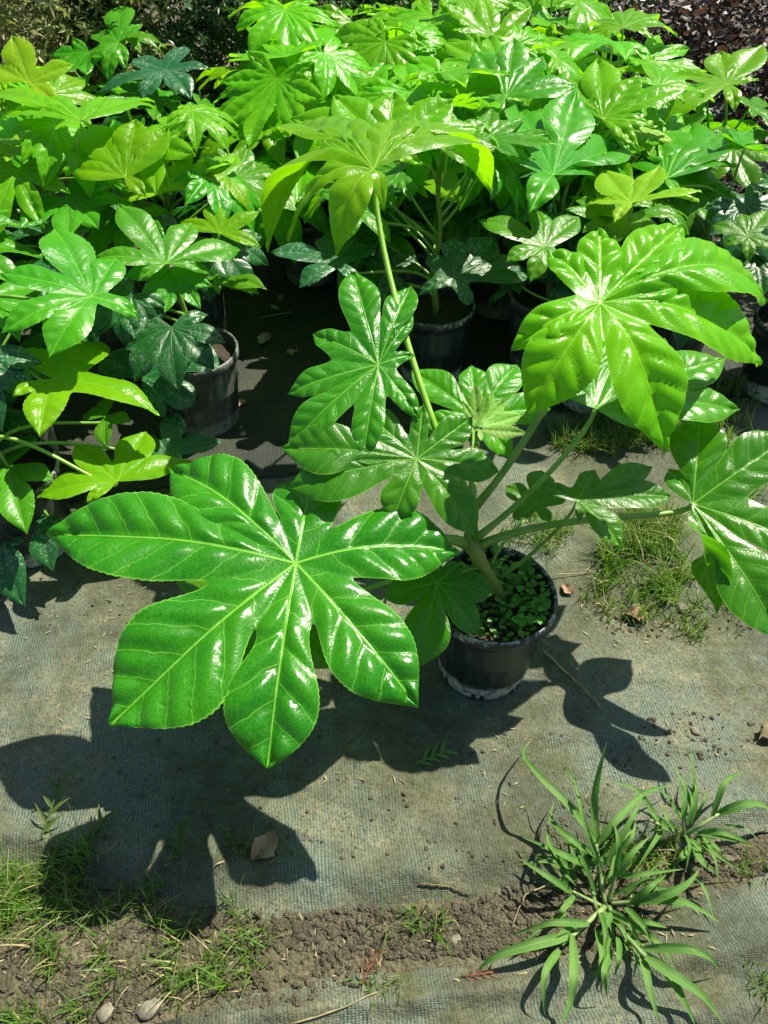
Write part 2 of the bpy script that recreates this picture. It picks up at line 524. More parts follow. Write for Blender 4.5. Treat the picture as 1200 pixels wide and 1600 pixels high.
FOLD1 = px_line([(0, 1310), (300, 1345), (600, 1372), (900, 1318), (1060, 1280), (1300, 1235)])
FOLD2 = px_line([(420, 1585), (640, 1565), (860, 1540), (1000, 1515), (1200, 1478), (1400, 1440)])
FOLD3 = px_line([(420, 1670), (700, 1640), (1000, 1600), (1200, 1570), (1400, 1540)])

def rear_edge(x):
    return poly_y(REAR_EDGE, x) + 0.008 * noise2(x * 6, 0.3, 3) + 0.004 * noise2(x * 25, 0.9, 5)
def rear_z(x, y):
    z = base_h(x, y) + 0.007 + 0.0022 * noise2(x * 2.2, y * 4.2, 6)
    z += ridge(x, y, FOLD1, 0.022, 0.012) + wrinkle(x, y)
    return z - (0.013 + 0.006 * noise2(x * 9, 0.4, 3)) * math.exp(-((y - rear_edge(x)) / 0.030) ** 2)
def rear_fn(x, v):
    edge = rear_edge(x)
    y = edge + (3.2 - edge) * (v ** 1.5)
    return (x, y, rear_z(x, y))
V, F = grid(-2.4, 2.4, 0, 1, 420, 420, rear_fn)
tag(link('weed_mat', make_mesh('weed_mat_rear', V, F, M['mat'])), 'dusty woven weed mat under the large front pot', kind='structure')

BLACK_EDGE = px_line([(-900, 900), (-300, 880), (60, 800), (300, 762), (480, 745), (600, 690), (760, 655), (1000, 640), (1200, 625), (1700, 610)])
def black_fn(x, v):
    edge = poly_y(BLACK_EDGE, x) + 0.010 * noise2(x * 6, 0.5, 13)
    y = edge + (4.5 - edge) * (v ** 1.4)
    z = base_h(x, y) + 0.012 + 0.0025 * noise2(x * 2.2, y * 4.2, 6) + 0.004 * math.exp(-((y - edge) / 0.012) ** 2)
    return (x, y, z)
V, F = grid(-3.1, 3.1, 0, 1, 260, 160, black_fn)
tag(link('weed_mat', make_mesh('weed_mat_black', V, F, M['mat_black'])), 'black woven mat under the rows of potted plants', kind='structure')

def front_edge(x):
    return poly_y(FRONT_EDGE, x) + 0.006 * noise2(x * 7, 0.7, 8) + 0.003 * noise2(x * 28, 0.2, 9)
def front_z(x, y):
    z = base_h(x, y) + 0.010 + 0.0025 * noise2(x * 2.0, y * 5.0, 7)
    z += ridge(x, y, FOLD2, 0.016, 0.016) + ridge(x, y, FOLD3, 0.020, 0.018) + wrinkle(x, y + .02)
    return z - (0.015 + 0.006 * noise2(x * 9, 0.8, 7)) * math.exp(-((y - front_edge(x)) / 0.022) ** 2)
def front_fn(x, v):
    edge = front_edge(x)
    y = edge + (-1.2 - edge) * (v ** 1.5)
    return (x, y, front_z(x, y))
V, F = grid(-2.0, 2.0, 0, 1, 420, 260, front_fn)
F = [tuple(reversed(f)) for f in F]
tag(link('weed_mat', make_mesh('weed_mat_front', V, F, M['mat'])), 'folded edge of the woven mat in front of the crabgrass', kind='structure')

def gz(x, y):
    """height of whatever lies on the ground at x, y"""
    if y > poly_y(BLACK_EDGE, x):
        return base_h(x, y) + 0.012
    z = soil_h(x, y)
    if y > rear_edge(x): z = max(z, rear_z(x, y))
    if y < front_edge(x): z = max(z, front_z(x, y))
    return z

def on_ground(px, py):
    p = at_z(px, py)
    p.z = gz(p.x, p.y)
    return p

# ------------------------------------------------------------------ leaves
def bump_profile(q, a=1.05, b=0.80):
    m = (a / (a + b)) ** a * (b / (a + b)) ** b
    return (max(q, 0) ** a) * (max(1 - q, 0) ** b) / m

def leaf_geometry(C, n, lobes, sin_f=0.42, nA=8, nB=26, nt=7, teeth=0.02, quilt=0.0024, rng=None):
    """lobes: dicts tip (Vector), w (half width / length), arch, fold, roll, side bend; sorted round the normal here"""
    rng = rng or random.Random(1)
    n = n.normalized()
    a0 = Vector((1, 0, 0)) - n * n.x
    ex = a0.normalized(); ey = n.cross(ex)
    for L in lobes:
        d = L['tip'] - C
        L['len'] = d.length
        L['ang'] = math.atan2(d.dot(ey), d.dot(ex))
    lobes = sorted(lobes, key=lambda L: L['ang'])
    NL = len(lobes)
    meanL = sum(L['len'] for L in lobes) / NL
    unit = 0.2 / meanL
    for L in lobes:
        d = L['tip'] - C
        inpl = d - n * d.dot(n)
        e = inpl.normalized() if inpl.length > 1e-6 else ex
        lat = n.cross(e)
        L['K'] = C + e * (inpl.length * 0.55) + n * (d.dot(n) * 0.18 + L.get('arch', 0.06) * L['len']) + lat * (L.get('bend', 0.0) * L['len'])
    def mid(L, s):
        u = 1 - s
        return C * (u * u) + L['K'] * (2 * u * s) + L['tip'] * (s * s)
    def tan(L, s):
        u = 1 - s
        t = (L['K'] - C) * (2 * u) + (L['tip'] - L['K']) * (2 * s)
        return t.normalized()
    # sinuses
    sinus = []
    for i in range(NL):
        A, B = lobes[i], lobes[(i + 1) % NL]
        gap = (B['ang'] - A['ang']) % (2 * math.pi)
        half = gap / 2
        f = sin_f * (0.9 + 0.2 * rng.random())
        if gap > math.radians(105): f = 0.10
        r = f * min(A['len'], B['len']) * (1.0 if gap < 1.2 else max(0.5, 1.0 - (gap - 1.2) * 0.5))
        pa = mid(A, min(0.9, r / A['len'])); pb = mid(B, min(0.9, r / B['len']))
        S = (pa + pb) * 0.5
        v = S - C
        if v.length > 1e-6 and gap < math.radians(105):
            v = v * min(1.35, 1 / max(0.5, math.cos(half)))
        elif gap >= math.radians(105):
            v = v + (-n) * 0.0
        sinus.append(C + v)
    verts = [C.copy()]
    edge = {}
    faces, uvs = [], []
    inner = {}
    for i in range(NL):
        ids = [0]
        for k in range(1, nA + 1):
            verts.append(C + (sinus[i] - C) * (k / nA))
            ids.append(len(verts) - 1)
        inner[i] = ids
    for i, L in enumerate(lobes):
        SR, SL = sinus[(i - 1) % NL], sinus[i]          # clockwise side / counter-clockwise side
        s0 = 0.5 * ((SR - C).length + (SL - C).length) / L['len'] * 0.92
        s0 = min(0.62, max(0.06, s0))
        W = L.get('w', 0.22) * L['len']
        fold = L.get('fold', 0.24)
        roll = L.get('roll', 0.0)
        ph = rng.random() * 6.28
        ph2 = rng.random() * 6.28
        wav = L.get('wave', 0.03) * (0.6 + 0.8 * rng.random())
        asym = 1 + 0.12 * (rng.random() - 0.5)
        rows = []
        cols = list(range(-nt, nt + 1))
        for k in range(0, nA + nB + 1):
            if k == 0:
                rows.append([0] * len(cols)); continue
            s = s0 * k / nA if k <= nA else s0 + (1 - s0) * (k - nA) / nB
            q = 0.0 if k <= nA else (k - nA) / nB
            Mp = mid(L, s); T = tan(L, s)
            N = (n - T * n.dot(T))
            N = N.normalized() if N.length > 0.05 else n
            if roll:
                N = Matrix.Rotation(roll * smooth(0.0, 0.35, q), 3, T) @ N
            side = N.cross(T)                            # to the left (ccw)
            row = []
            if k == nA + nB:
                verts.append(Mp); edge[len(verts) - 1] = 1.0
                rows.append([len(verts) - 1] * len(cols)); continue
            for c in cols:
                t = c / nt
                sg = 1 if c > 0 else -1
                S = SL if c > 0 else SR
                if k <= nA:
                    if abs(c) == nt:
                        row.append(inner[i][k] if c > 0 else inner[(i - 1) % NL][k]); continue
                    B = C + (S - C) * (k / nA)
                    off = B - Mp
                else:
                    o0 = (S - mid(L, s0))
                    wq = W * bump_profile(q, L.get('pa', 1.1), L.get('pb', 1.0)) * (asym if sg > 0 else 2 - asym)
                    if abs(c) == nt and teeth:
                        wq *= 1 + teeth * (1 if k % 2 else -1)
                    off = o0 * ((1 - q) ** 4.5) + side * (sg * wq)
                at = abs(t)
                P = Mp + off * at
                wl = off.length
                x = wl * at * unit * sg
                sm = s * L['len'] * unit
                ax = abs(x)
                p = (sm - ax * VA - ax * ax * VB) / PER + (0.45 if x > 0 else 0.0)
                g = (1 - at ** 3) if k <= nA else (1 - at ** 3) * (1 - smooth(0, .4, q)) + smooth(0, 0.4, q) * (1 - 0.75 * at ** 6)
                fr = p - math.floor(p)
                qq = (abs(math.sin(math.pi * fr)) ** 0.7) * min(1, at * 3.5)
                d = quilt / unit * qq * g * smooth(0.02, 0.07, sm)
                go = smooth(0.0, 0.5, q)
                d += fold * wl * (at if at < 0.8 else at) * go
                d -= fold * 1.1 * wl * at * at * go * L.get('cup', 0.45)
                d += wav * L['len'] * (at ** 2) * math.sin(9 * s + ph + sg * 1.1) * go * 0.5
                d += 0.015 * L['len'] * math.sin(5 * s + ph2) * go * (1 - at)
                P = P + N * d
                verts.append(P); row.append(len(verts) - 1)
                if k > nA: edge[len(verts) - 1] = at
            rows.append(row)
        # faces with metre-like uv (distance along the midrib, signed distance from it)
        def uvof(k, c):
            s = s0 * k / nA if k <= nA else s0 + (1 - s0) * (k - nA) / nB
            if k == 0: return (0.0, 0.0)
            if k == nA + nB: return (L['len'] * unit, 0.0)
            t = c / nt
            if k <= nA:
                S = SL if c > 0 else SR
                wl = ((C + (S - C) * (k / nA)) - mid(L, s)).length
            else:
                q = (k - nA) / nB
                S = SL if c > 0 else SR
                wl = ((S - mid(L, s0)).length) * ((1 - q) ** 4.5) + W * bump_profile(q, L.get('pa', 1.1), L.get('pb', 1.0))
            return (s * L['len'] * unit, t * wl * unit)
        for k in range(nA + nB):
            for j in range(len(cols) - 1):
                a, b = rows[k][j], rows[k][j + 1]
                c_, d_ = rows[k + 1][j + 1], rows[k + 1][j]
                u = [uvof(k, cols[j]), uvof(k, cols[j + 1]), uvof(k + 1, cols[j + 1]), uvof(k + 1, cols[j])]
                idx, uu = [], []
                for id_, uv_ in zip((a, d_, c_, b), (u[0], u[3], u[2], u[1])):
                    if id_ not in idx:
                        idx.append(id_); uu.append(uv_)
                if len(idx) >= 3:
                    idx.reverse(); uu.reverse()
                    faces.append(tuple(idx)); uvs.append(uu)
    global LAST_EDGE
    LAST_EDGE = [edge.get(i, 0.0) for i in range(len(verts))]
    return verts, faces, uvs

O_CAM = Vector((0, 0, CAM_H))

def tip_on(px, py, C, n, k, maxlen):
    D = ray(px, py)
    dn = D.dot(n)
    t = (C - O_CAM).dot(n) / dn if abs(dn) > 1e-4 else (C - O_CAM).length / D.length
    tc = (C - O_CAM).dot(D) / D.dot(D)
    for _ in range(25):
        P = O_CAM + D * t
        L = min((P - C).length, maxlen)
        t2 = ((C - O_CAM).dot(n) - k * L) / dn if abs(dn) > 1e-4 else t
        t = t * 0.5 + t2 * 0.5
    P = O_CAM + D * t
    if (P - C).length > maxlen:
        P0 = O_CAM + D * tc
        r2 = maxlen ** 2 - (P0 - C).length ** 2
        if r2 <= 0: P = P0
        else:
            dt = math.sqrt(r2) / D.length
            sgn = 1 if t > tc else -1
            P = O_CAM + D * (tc + sgn * dt)
    return P

def best_tilt(C, tips, ks, maxlen, bias=(0, 0)):
    best = None
    view = (O_CAM - C).normalized()
    for ix in range(-5, 6):
        for iy in range(-7, 5):
            n = Vector((ix * 0.12, iy * 0.12, 1)).normalized()
            if n.dot(view) < 0.25: continue
            Ls = [(tip_on(px, py, C, n, k, maxlen) - C).length for (px, py), k in zip(tips, ks)]
            mu = sum(Ls) / len(Ls)
            var = sum((l - mu) ** 2 for l in Ls) / len(Ls)
            score = math.sqrt(var) / mu + 0.25 * ((ix * 0.12 - bias[0]) ** 2 + (iy * 0.12 - bias[1]) ** 2)
            if best is None or score < best[0]:
                best = (score, n)
    return best[1]

def rel(verts, C):
    return [v - C for v in verts]

def petiole(parent_leaf, start, end, mat, r0=0.0045, r1=0.003, lift=None, endn=None, seg=8):
    """tapering stalk from the stem to the leaf centre, sub-part of its leaf"""
    L = (end - start).length
    lift = Vector((0, 0, 1)) if lift is None else lift
    p1 = start + lift.normalized() * (L * 0.38)
    dn = Vector((0, 0, 1)) if endn is None else endn
    p2 = end - dn.normalized() * (L * 0.22)
    pts = [bez(start, p1, p2, end - dn.normalized() * 0.0015, i / 14) for i in range(15)]
    rad = []
    for i in range(15):
        t = i / 14
        rad.append((r0 + (r1 - r0) * t) * (1.45 - 0.45 * smooth(0, 0.12, t)))
    V, F = tube_data(pts, rad, seg)
    inv = parent_leaf.matrix_world_build.inverted() if hasattr(parent_leaf, 'matrix_world_build') else None
    return V, F

def add_petiole(leaf, leaf_mw, start, end, mat, r0, r1, lift=None, endn=None):
    V, F = petiole(leaf, start, end, mat, r0, r1, lift, endn)
    inv = leaf_mw.inverted()
    me = make_mesh('petiole', [inv @ v for v in V], F, mat)
    return link('petiole', me, leaf)

def fitted_leaf(plant, base, C, tips, mat, stem_pt, n=None, sin_f=0.42, w=0.22, k=0.12, maxlen=0.34, fine=True, seed=1,
                pet=None, r=(0.0048, 0.0032), lift=None, label=None, quilt=0.0050, fold=0.24, arch=0.06, bias=(0, 0)):
    """a leaf whose lobes reach given tips: each tip (px, py[, droop[, options]])"""
    rng = random.Random(seed)
    tt = [(t[0], t[1]) for t in tips]
    ks = [t[2] if len(t) > 2 and t[2] is not None else k for t in tips]
    if n is None:
        n = best_tilt(C, tt, ks, maxlen, bias)
    n = Vector(n).normalized()
    lobes = []
    for (px, py), kk, t in zip(tt, ks, tips):
        opt = t[3] if len(t) > 3 else {}
        L = dict(tip=tip_on(px, py, C, n, kk, maxlen), w=w * (0.94 + 0.12 * rng.random()), fold=fold, arch=arch + kk * 0.25)
        L['pb'] = 1.25 if fine else 1.3
        L.update(opt)
        lobes.append(L)
    if fine:
        V, F, U = leaf_geometry(C, n, lobes, sin_f, 9, 46, 8, 0.011, quilt, rng)
    else:
        V, F, U = leaf_geometry(C, n, lobes, sin_f, 5, 22, 5, 0.02, quilt, rng)
    me = make_mesh('leaf', rel(V, C), F, mat, True, U)
    o = link('leaf', me, plant, C - base)
    if label: o['label'] = label
    if stem_pt is not None:
        mw = Matrix.Translation(C)
        add_petiole(o, mw, stem_pt, C, pet or M['petiole'], r[0], r[1], lift, n)
    return o

# ------------------------------------------------------------------ pots
POT_R, POT_H = 0.105, 0.19
POT_PROFILE = [(0.0, 0.003), (0.078, 0.003), (0.0815, 0.006), (0.083, 0.014), (0.0855, 0.040), (0.087, 0.042), (0.099, 0.168), (0.1005, 0.170),
               (0.1065, 0.171), (0.1085, 0.175), (0.1085, 0.186), (0.106, 0.190), (0.1025, 0.189), (0.1005, 0.184), (0.0985, 0.165), (0.094, 0.10)]
POT_PROFILE = [(r, z * 1.13) for r, z in POT_PROFILE]
pv, pf = lathe(POT_PROFILE, 56)
POT_ME = make_mesh('pot', pv, pf, M['pot'])
POT_DUSTY_ME = make_mesh('pot_dusty', pv, pf, M['pot_dusty'])
def soil_disc(seed):
    rng = random.Random(seed)
    V, F = [(0, 0, 0.188)], []
    NR, NS = 9, 40
    for i in range(1, NR + 1):
        for k in range(NS):
            a = 2 * math.pi * k / NS
            rr = 0.0972 * i / NR
            V.append((rr * math.cos(a), rr * math.sin(a), 0.184 + (0.006 * noise2(rr * 14 * math.cos(a) + seed, rr * 14 * math.sin(a)) + rng.uniform(-.0015, .0015)) * (1 if i < NR else 0.3)))
    for k in range(NS):
        F.append((0, 1 + k, 1 + (k + 1) % NS))
    for i in range(NR - 1):
        for k in range(NS):
            a = 1 + i * NS + k; b = 1 + i * NS + (k + 1) % NS
            F.append((a, a + NS, b + NS, b))
    return make_mesh('soil', V, F, M['peat'])
SOIL_ME = soil_disc(3)
slot_v, slot_f = [], []
for (dx0, dx1, z0, z1) in ((-0.011, -0.004, 0.0, 0.016), (0.004, 0.011, 0.0, 0.016)):
    b = len(slot_v)
    for y in (-0.0015, 0.002):
        for x, z in ((dx0, z0), (dx1, z0), (dx1, z1), (dx0, z1)):
            slot_v.append((x, y, z))
    slot_f += [(b, b + 1, b + 2, b + 3), (b + 7, b + 6, b + 5, b + 4), (b, b + 4, b + 5, b + 1), (b + 1, b + 5, b + 6, b + 2), (b + 2, b + 6, b + 7, b + 3), (b + 3, b + 7, b + 4, b)]
SLOT_ME = make_mesh('drain_slot', slot_v, slot_f, M['hole'], False)

def add_pot(plant, dusty=False, slots=0, rz=0.0, scale=1.0):
    p = link('pot', POT_DUSTY_ME if dusty else POT_ME, plant, (0, 0, 0), (0, 0, rz), (scale,) * 3)
    link('soil', SOIL_ME, p)
    for k in range(slots):
        a = -math.pi / 2 + (k - 0.5) * 2 * math.pi / 7
        s = link('drain_slot', SLOT_ME, p, (0.0818 * math.cos(a), 0.0818 * math.sin(a), 0.006), (0, 0, a + math.pi / 2))
    return p

# ------------------------------------------------------------------ the big potted fatsia in front
base = at_z(770, 930, 0.215); base.z = 0; base.z = gz(base.x, base.y) - 0.001
hero = link('potted_fatsia', None, None, base)
tag(hero, 'large potted fatsia with one huge glossy leaf, standing alone on the mat', 'potted plant', 'potted fatsia plants')
add_pot(hero, False, 7, 0.25)

def hp(px, py, Y):
    return at_y(px, py, Y)

root = hp(787, 950, 0.795)
n1 = hp(757, 892, 0.795)
node = hp(737, 850, 0.81)
n3 = hp(735, 800, 0.86)
n4 = hp(740, 745, 0.93)
top = hp(747, 676, 0.995)
root.z = base.z + 0.17
stem_pts, stem_r = [], []
ctrl = [root, n1, node, n3, n4, top]
rads = [0.0125, 0.0115, 0.0135, 0.0095, 0.006, 0.0045]
for i in range(len(ctrl) - 1):
    for j in range(6):
        t = j / 6
        stem_pts.append(ctrl[i].lerp(ctrl[i + 1], t)); stem_r.append((rads[i] + (rads[i + 1] - rads[i]) * t) * (1 + 0.05 * math.sin(9 * (i + t) * 2)))
stem_pts.append(top); stem_r.append(rads[-1])
for _ in range(2):
    stem_pts = [stem_pts[0]] + [(stem_pts[i - 1] + stem_pts[i] * 2 + stem_pts[i + 1]) / 4 for i in range(1, len(stem_pts) - 1)] + [stem_pts[-1]]
V, F = tube_data(stem_pts, stem_r, 14)
link('stem', make_mesh('stem', rel(V, base), F, M['stem']), hero)

C1 = at_z(462, 880, 0.40)
fitted_leaf(hero, base, C1, [(74, 838, .10, dict(bend=-.03, w=.185, pa=1.1, pb=1.3)), (171, 1135, .10, dict(w=.26, pa=1.2, pb=1.3)), (418, 1202, .12, dict(w=.215, pa=1.4, pb=1.05)), (652, 1107, .12, dict(w=.22, pa=1.15, pb=1.3)),
    (715, 868, .14, dict(w=.24, bend=.10, pb=1.3)), (266, 734, .16, dict(w=.205, bend=-.04, pa=1.1, pb=1.2)), (492, 752, .30, dict(w=.27))],
    M['hero'], node + Vector((-0.008, 0, 0.0)), n=(0.05, -0.25, 1), sin_f=0.36, w=0.23, maxlen=0.42, seed=3, quilt=0.0075, lift=Vector((-1, -0.1, 0.75)), r=(0.0075, 0.0045),
    label='huge glossy green leaf with seven broad lobes')
C2 = at_y(591, 570, 0.97)
fitted_leaf(hero, base, C2, [(551, 425, .1, dict(w=.16)), (642, 447, .1, dict(w=.15)), (646, 495, .15, dict(w=.11)), (648, 556, .2, dict(w=.14)), (655, 656), (567, 720), (448, 702), (450, 617), (489, 524)],
    M['hero'], n3, n=(-0.05, -0.48, 1), sin_f=0.52, w=0.145, k=0.12, seed=11, r=(0.004, 0.0028), fold=0.34)
C3 = at_y(651, 717, 0.845)
fitted_leaf(hero, base, C3, [(452, 764), (438, 700, .1, dict(w=.2)), (612, 815, .25, dict(w=.27)), (745, 837, .2), (780, 737, .1), (738, 652, 0.0), (661, 632, -.1, dict(w=.15)), (560, 640, .1)],
    M['hero'], node + Vector((0, -.004, .03)), n=(0.10, -0.50, 1), sin_f=0.42, w=0.21, k=0.14, seed=12, bias=(0, 0), r=(0.004, 0.003), pet=M['petiole_lime'])
C4 = at_y(583, 266, 1.21)
fitted_leaf(hero, base, C4, [(419, 396, .70, dict(arch=.34, w=.16)), (451, 380, .62, dict(arch=.32, w=.12)), (527, 402, .66, dict(arch=.30, w=.24)), (768, 306, .52, dict(arch=.30, w=.15)), (748, 268, .36, dict(arch=.24, w=.15)),
    (690, 200, .12, dict(w=.16)), (622, 190, .02, dict(w=.18)), (520, 196, .08, dict(w=.17)), (452, 214, .22, dict(w=.17)), (600, 330, .75, dict(arch=.3, w=.2))],
    M['lime'], n3, n=(-0.02, -0.06, 1), sin_f=0.42, w=0.18, maxlen=0.36, seed=13, r=(0.006, 0.0042), pet=M['petiole_lime'], lift=Vector((-0.45, 0.05, 1)), fold=.3)
C5 = at_y(937, 473, 0.93)
fitted_leaf(hero, base, C5, [(822, 650, .40, dict(w=.26, arch=.16)), (799, 549, .30, dict(w=.2, arch=.15)), (855, 396, .10, dict(w=.24)), (934, 362, .02, dict(w=.24)), (1064, 356, .05, dict(w=.19)),
    (1193, 478, .40, dict(w=.16, arch=.22, bend=.10)), (1182, 574, .35, dict(w=.19, arch=.16, bend=.06)), (1036, 708, .40, dict(w=.24, arch=.16))],
    M['lime'], n3, n=(0.08, -0.35, 1), sin_f=0.34, w=0.21, maxlen=0.36, seed=14, r=(0.0062, 0.0045), lift=Vector((0.6, 0, 1)), quilt=0.0080)
C6 = at_y(930, 640, 0.97)
fitted_leaf(hero, base, C6, [(917, 497, .0), (868, 590, -.1), (1132, 565, .05, dict(w=.15)), (1155, 641, .1, dict(w=.17)), (1010, 672, .2), (1040, 530, .0)],
    M['mid'], node + Vector((.004, 0, .012)), n=(0.0, -0.15, 1), sin_f=0.42, w=0.2, seed=15, r=(0.0052, 0.0036), lift=Vector((0.7, 0, 0.8)))
C7 = at_y(1082, 788, 0.86)
fitted_leaf(hero, base, C7, [(1094, 646, .0, dict(w=.26)), (1240, 680, .05, dict(w=.2)), (1275, 860, .08, dict(w=.17)), (1225, 1005, .12, dict(w=.2)), (1118, 962, .30, dict(w=.26, roll=-2.0)), (1044, 735, .3, dict(w=.25))],
    M['hero'], node + Vector((.006, 0, -.01)), n=(-0.25, -0.40, 1), sin_f=0.45, w=0.2, seed=16, maxlen=0.4, r=(0.0065, 0.0042), lift=Vector((0.8, 0, 0.75)))
C8 = at_y(902, 783, 0.80)
fitted_leaf(hero, base, C8, [(1050, 776, .1, dict(w=.17)), (1020, 730, .05, dict(w=.14)), (972, 857, .2, dict(w=.24)), (905, 815, .3), (846, 758, .1), (930, 735, .0)],
    M['hero'], hp(778, 905, .81), n=(0, -0.15, 1), sin_f=0.45, w=0.21, seed=17, r=(0.0032, 0.0024), lift=Vector((0.5, 0, 0.6)))
C9 = at_y(838, 790, 0.93)
fitted_leaf(hero, base, C9, [(790, 760), (800, 810), (860, 815), (884, 770), (845, 735)],
    M['hero'], hp(768, 885, .815), n=(0, -0.3, 1), sin_f=0.5, w=0.3, seed=18, r=(0.0028, 0.002))
C10 = at_z(683, 910, 0.27)
fitted_leaf(hero, base, C10, [(773, 926, .1, dict(w=.26)), (749, 994, .25, dict(w=.2)), (655, 1044, .3, dict(w=.27)), (600, 935, .2), (640, 862, .1), (722, 880, .0)],
    M['hero'], n1 + Vector((-.004, 0, 0)), n=(-0.05, -0.35, 1), sin_f=0.45, w=0.24, seed=19, r=(0.0035, 0.0028))
C11 = at_z(415, 955, 0.245)
fitted_leaf(hero, base, C11, [(226, 1118, .1, dict(w=.24)), (285, 868, .1), (515, 1045, .2), (400, 1100, .2), (560, 930, .2), (430, 850, .1)],
    M['hero'], n1 + Vector((-.006, 0, -.005)), n=(-.1, -0.1, 1), sin_f=0.45, w=0.22, seed=20, r=(0.0045, 0.003), lift=Vector((-1, 0, .35)))
C12 = at_y(742, 652, 1.10)
fitted_leaf(hero, base, C12, [(642, 580), (736, 572), (808, 570), (660, 668), (860, 640), (800, 715, .2), (690, 700, .2)],
    M['mid'], n3 + Vector((0, .005, 0)), n=(0, -0.45, 1), sin_f=0.42, w=0.22, seed=21, r=(0.0035, 0.0026))
# young pale shoot leaves on top of the stem
for i, (tips, dx, dn) in enumerate((([(742, 598), (722, 626), (765, 612)], -4, (-.3, -.5, 1)), ([(792, 622), (820, 646), (770, 610)], 4, (.35, -.5, 1)), ([(824, 676), (700, 664), (752, 690)], 0, (0, -.7, 1)))):
    Cs = at_y(749 + dx, 664 + i * 3, 0.985)
    fitted_leaf(hero, base, Cs, [(a, b, -.25) for a, b in tips], M['shoot'], top, n=dn, sin_f=0.22, w=0.17, seed=30 + i, r=(0.0022, 0.0016), fine=False, fold=.35, maxlen=.13,
                label='pale unfolding shoot leaf')

# low weeds growing in the pot: one mass of tiny leaves
def ground_cover(n, rmin, rmax, zlo, zhi, size, seed, arc=None):
    rng = random.Random(seed)
    V, F, T = [], [], []
    for i in range(n):
        a = rng.uniform(0, 2 * math.pi) if arc is None else rng.uniform(*arc)
        r = rmax * math.sqrt(rng.uniform((rmin / rmax) ** 2, 1))
        c = Vector((r * math.cos(a), r * math.sin(a), rng.uniform(zlo, zhi)))
        s = size * rng.uniform(0.6, 1.4)
        ya = rng.uniform(0, 6.28)
        d = Vector((math.cos(ya), math.sin(ya), rng.uniform(-.3, .4))).normalized()
        sd = Vector((-math.sin(ya), math.cos(ya), rng.uniform(-.3, .3))).normalized()
        b = len(V)
        up = d.cross(sd).normalized() * s * 0.12
        pts = [c, c + d * s * .45 + sd * s * .42 + up, c + d * s * .9 + sd * s * .38 + up, c + d * s * 1.25, c + d * s * .9 - sd * s * .38 + up, c + d * s * .45 - sd * s * .42 + up, c + d * s * .65]
        V += pts
        F += [(b, b + 6, b + 1), (b + 1, b + 6, b + 2), (b + 2, b + 6, b + 3), (b + 3, b + 6, b + 4), (b + 4, b + 6, b + 5), (b + 5, b + 6, b)]
        T += [rng.random()] * 7
    me = make_mesh('pot_weeds', V, F, M['cover'])
    at = me.attributes.new('tint', 'FLOAT', 'POINT'); at.data.foreach_set('value', T)
    return me
tag(link('pot_weeds', ground_cover(420, 0.0, 0.094, 0.189, 0.214, 0.0075, 5), hero), kind='stuff')
tag(link('pot_weeds', ground_cover(150, 0.02, 0.092, 0.195, 0.228, 0.012, 6, (-1.2, 1.9)), hero), kind='stuff')

# ------------------------------------------------------------------ generic leaves for the rows behind
def proto(seed, nl, length, droop, w, sin_f, cup=0.28, spread=1.0):
    rng = random.Random(seed)
    n = Vector((0, 0, 1)); C = Vector((0, 0, 0))
    lobes = []
    if nl == 5: angs = [0, 48, -48, 100, -100]; ls = [1, .93, .93, .66, .66]
    elif nl == 7: angs = [0, 36, -36, 74, -74, 116, -116]; ls = [1, .97, .97, .84, .84, .58, .58]
    elif nl == 3: angs = [0, 50, -50]; ls = [1, .8, .8]
    else: angs = [0, 33, -33, 66, -66, 100, -100, 136, -136]; ls = [1, .98, .98, .9, .9, .74, .74, .5, .5]
    for a, l in zip(angs, ls):
        a = math.radians(a * spread + rng.uniform(-5, 5))
        L = length * l * rng.uniform(0.9, 1.08)
        k = droop + rng.uniform(-.10, .12)
        d = Vector((math.sin(a), math.cos(a), -k)).normalized() * L
        lobes.append(dict(tip=d, w=w * rng.uniform(.92, 1.08), fold=cup, arch=0.05 + max(0, k) * 0.3, bend=rng.uniform(-.05, .05), pa=1.0, pb=1.3, wave=.06))
    return leaf_geometry(C, n, lobes, sin_f, 5, 20, 5, 0.02, 0.0060, rng)

PROTO = {}
def protos(matname, specs):
    PROTO[matname] = []
    for sp in specs:
        V, F, U = proto(*sp)
        PROTO[matname].append(make_mesh('leaf_' + matname, V, F, M[matname], True, U))
protos('lime', [(1, 7, .20, .10, .165, .34), (2, 7, .21, .28, .16, .32), (3, 5, .19, -.05, .18, .30), (4, 9, .20, .35, .145, .38), (5, 5, .20, .15, .18, .28), (6, 7, .20, -.15, .165, .30), (7, 5, .20, -.25, .18, .28)])
protos('mid', [(11, 7, .20, .08, .165, .35), (12, 9, .21, .25, .15, .40), (13, 7, .20, .32, .17, .34), (14, 5, .19, .05, .19, .30), (15, 7, .20, -.15, .165, .32)])
protos('dark', [(21, 7, .19, .25, .21, .42), (22, 7, .20, .40, .20, .40), (23, 5, .17, .20, .23, .40)])
protos('young', [(31, 5, .12, -.35, .20, .24), (32, 3, .11, -.30, .22, .22), (33, 5, .13, .02, .19, .26)])

def orient(n, heading):
    z = n.normalized()
    y = (heading - z * heading.dot(z)).normalized()
    x = y.cross(z)
    return Matrix((x, y, z)).transposed()

def copy_leaf(plant, base, matname, C, n, heading, scale, rng):
    me = rng.choice(PROTO[matname])
    R = orient(n, heading).to_4x4()
    o = bpy.data.objects.new('leaf', me)
    COL.objects.link(o)
    o.parent = plant
    o.matrix_basis = Matrix.Translation(C - base) @ R @ Matrix.Diagonal((scale, scale, scale, 1))
    mw = Matrix.Translation(C) @ R @ Matrix.Diagonal((scale, scale, scale, 1))
    return o, mw

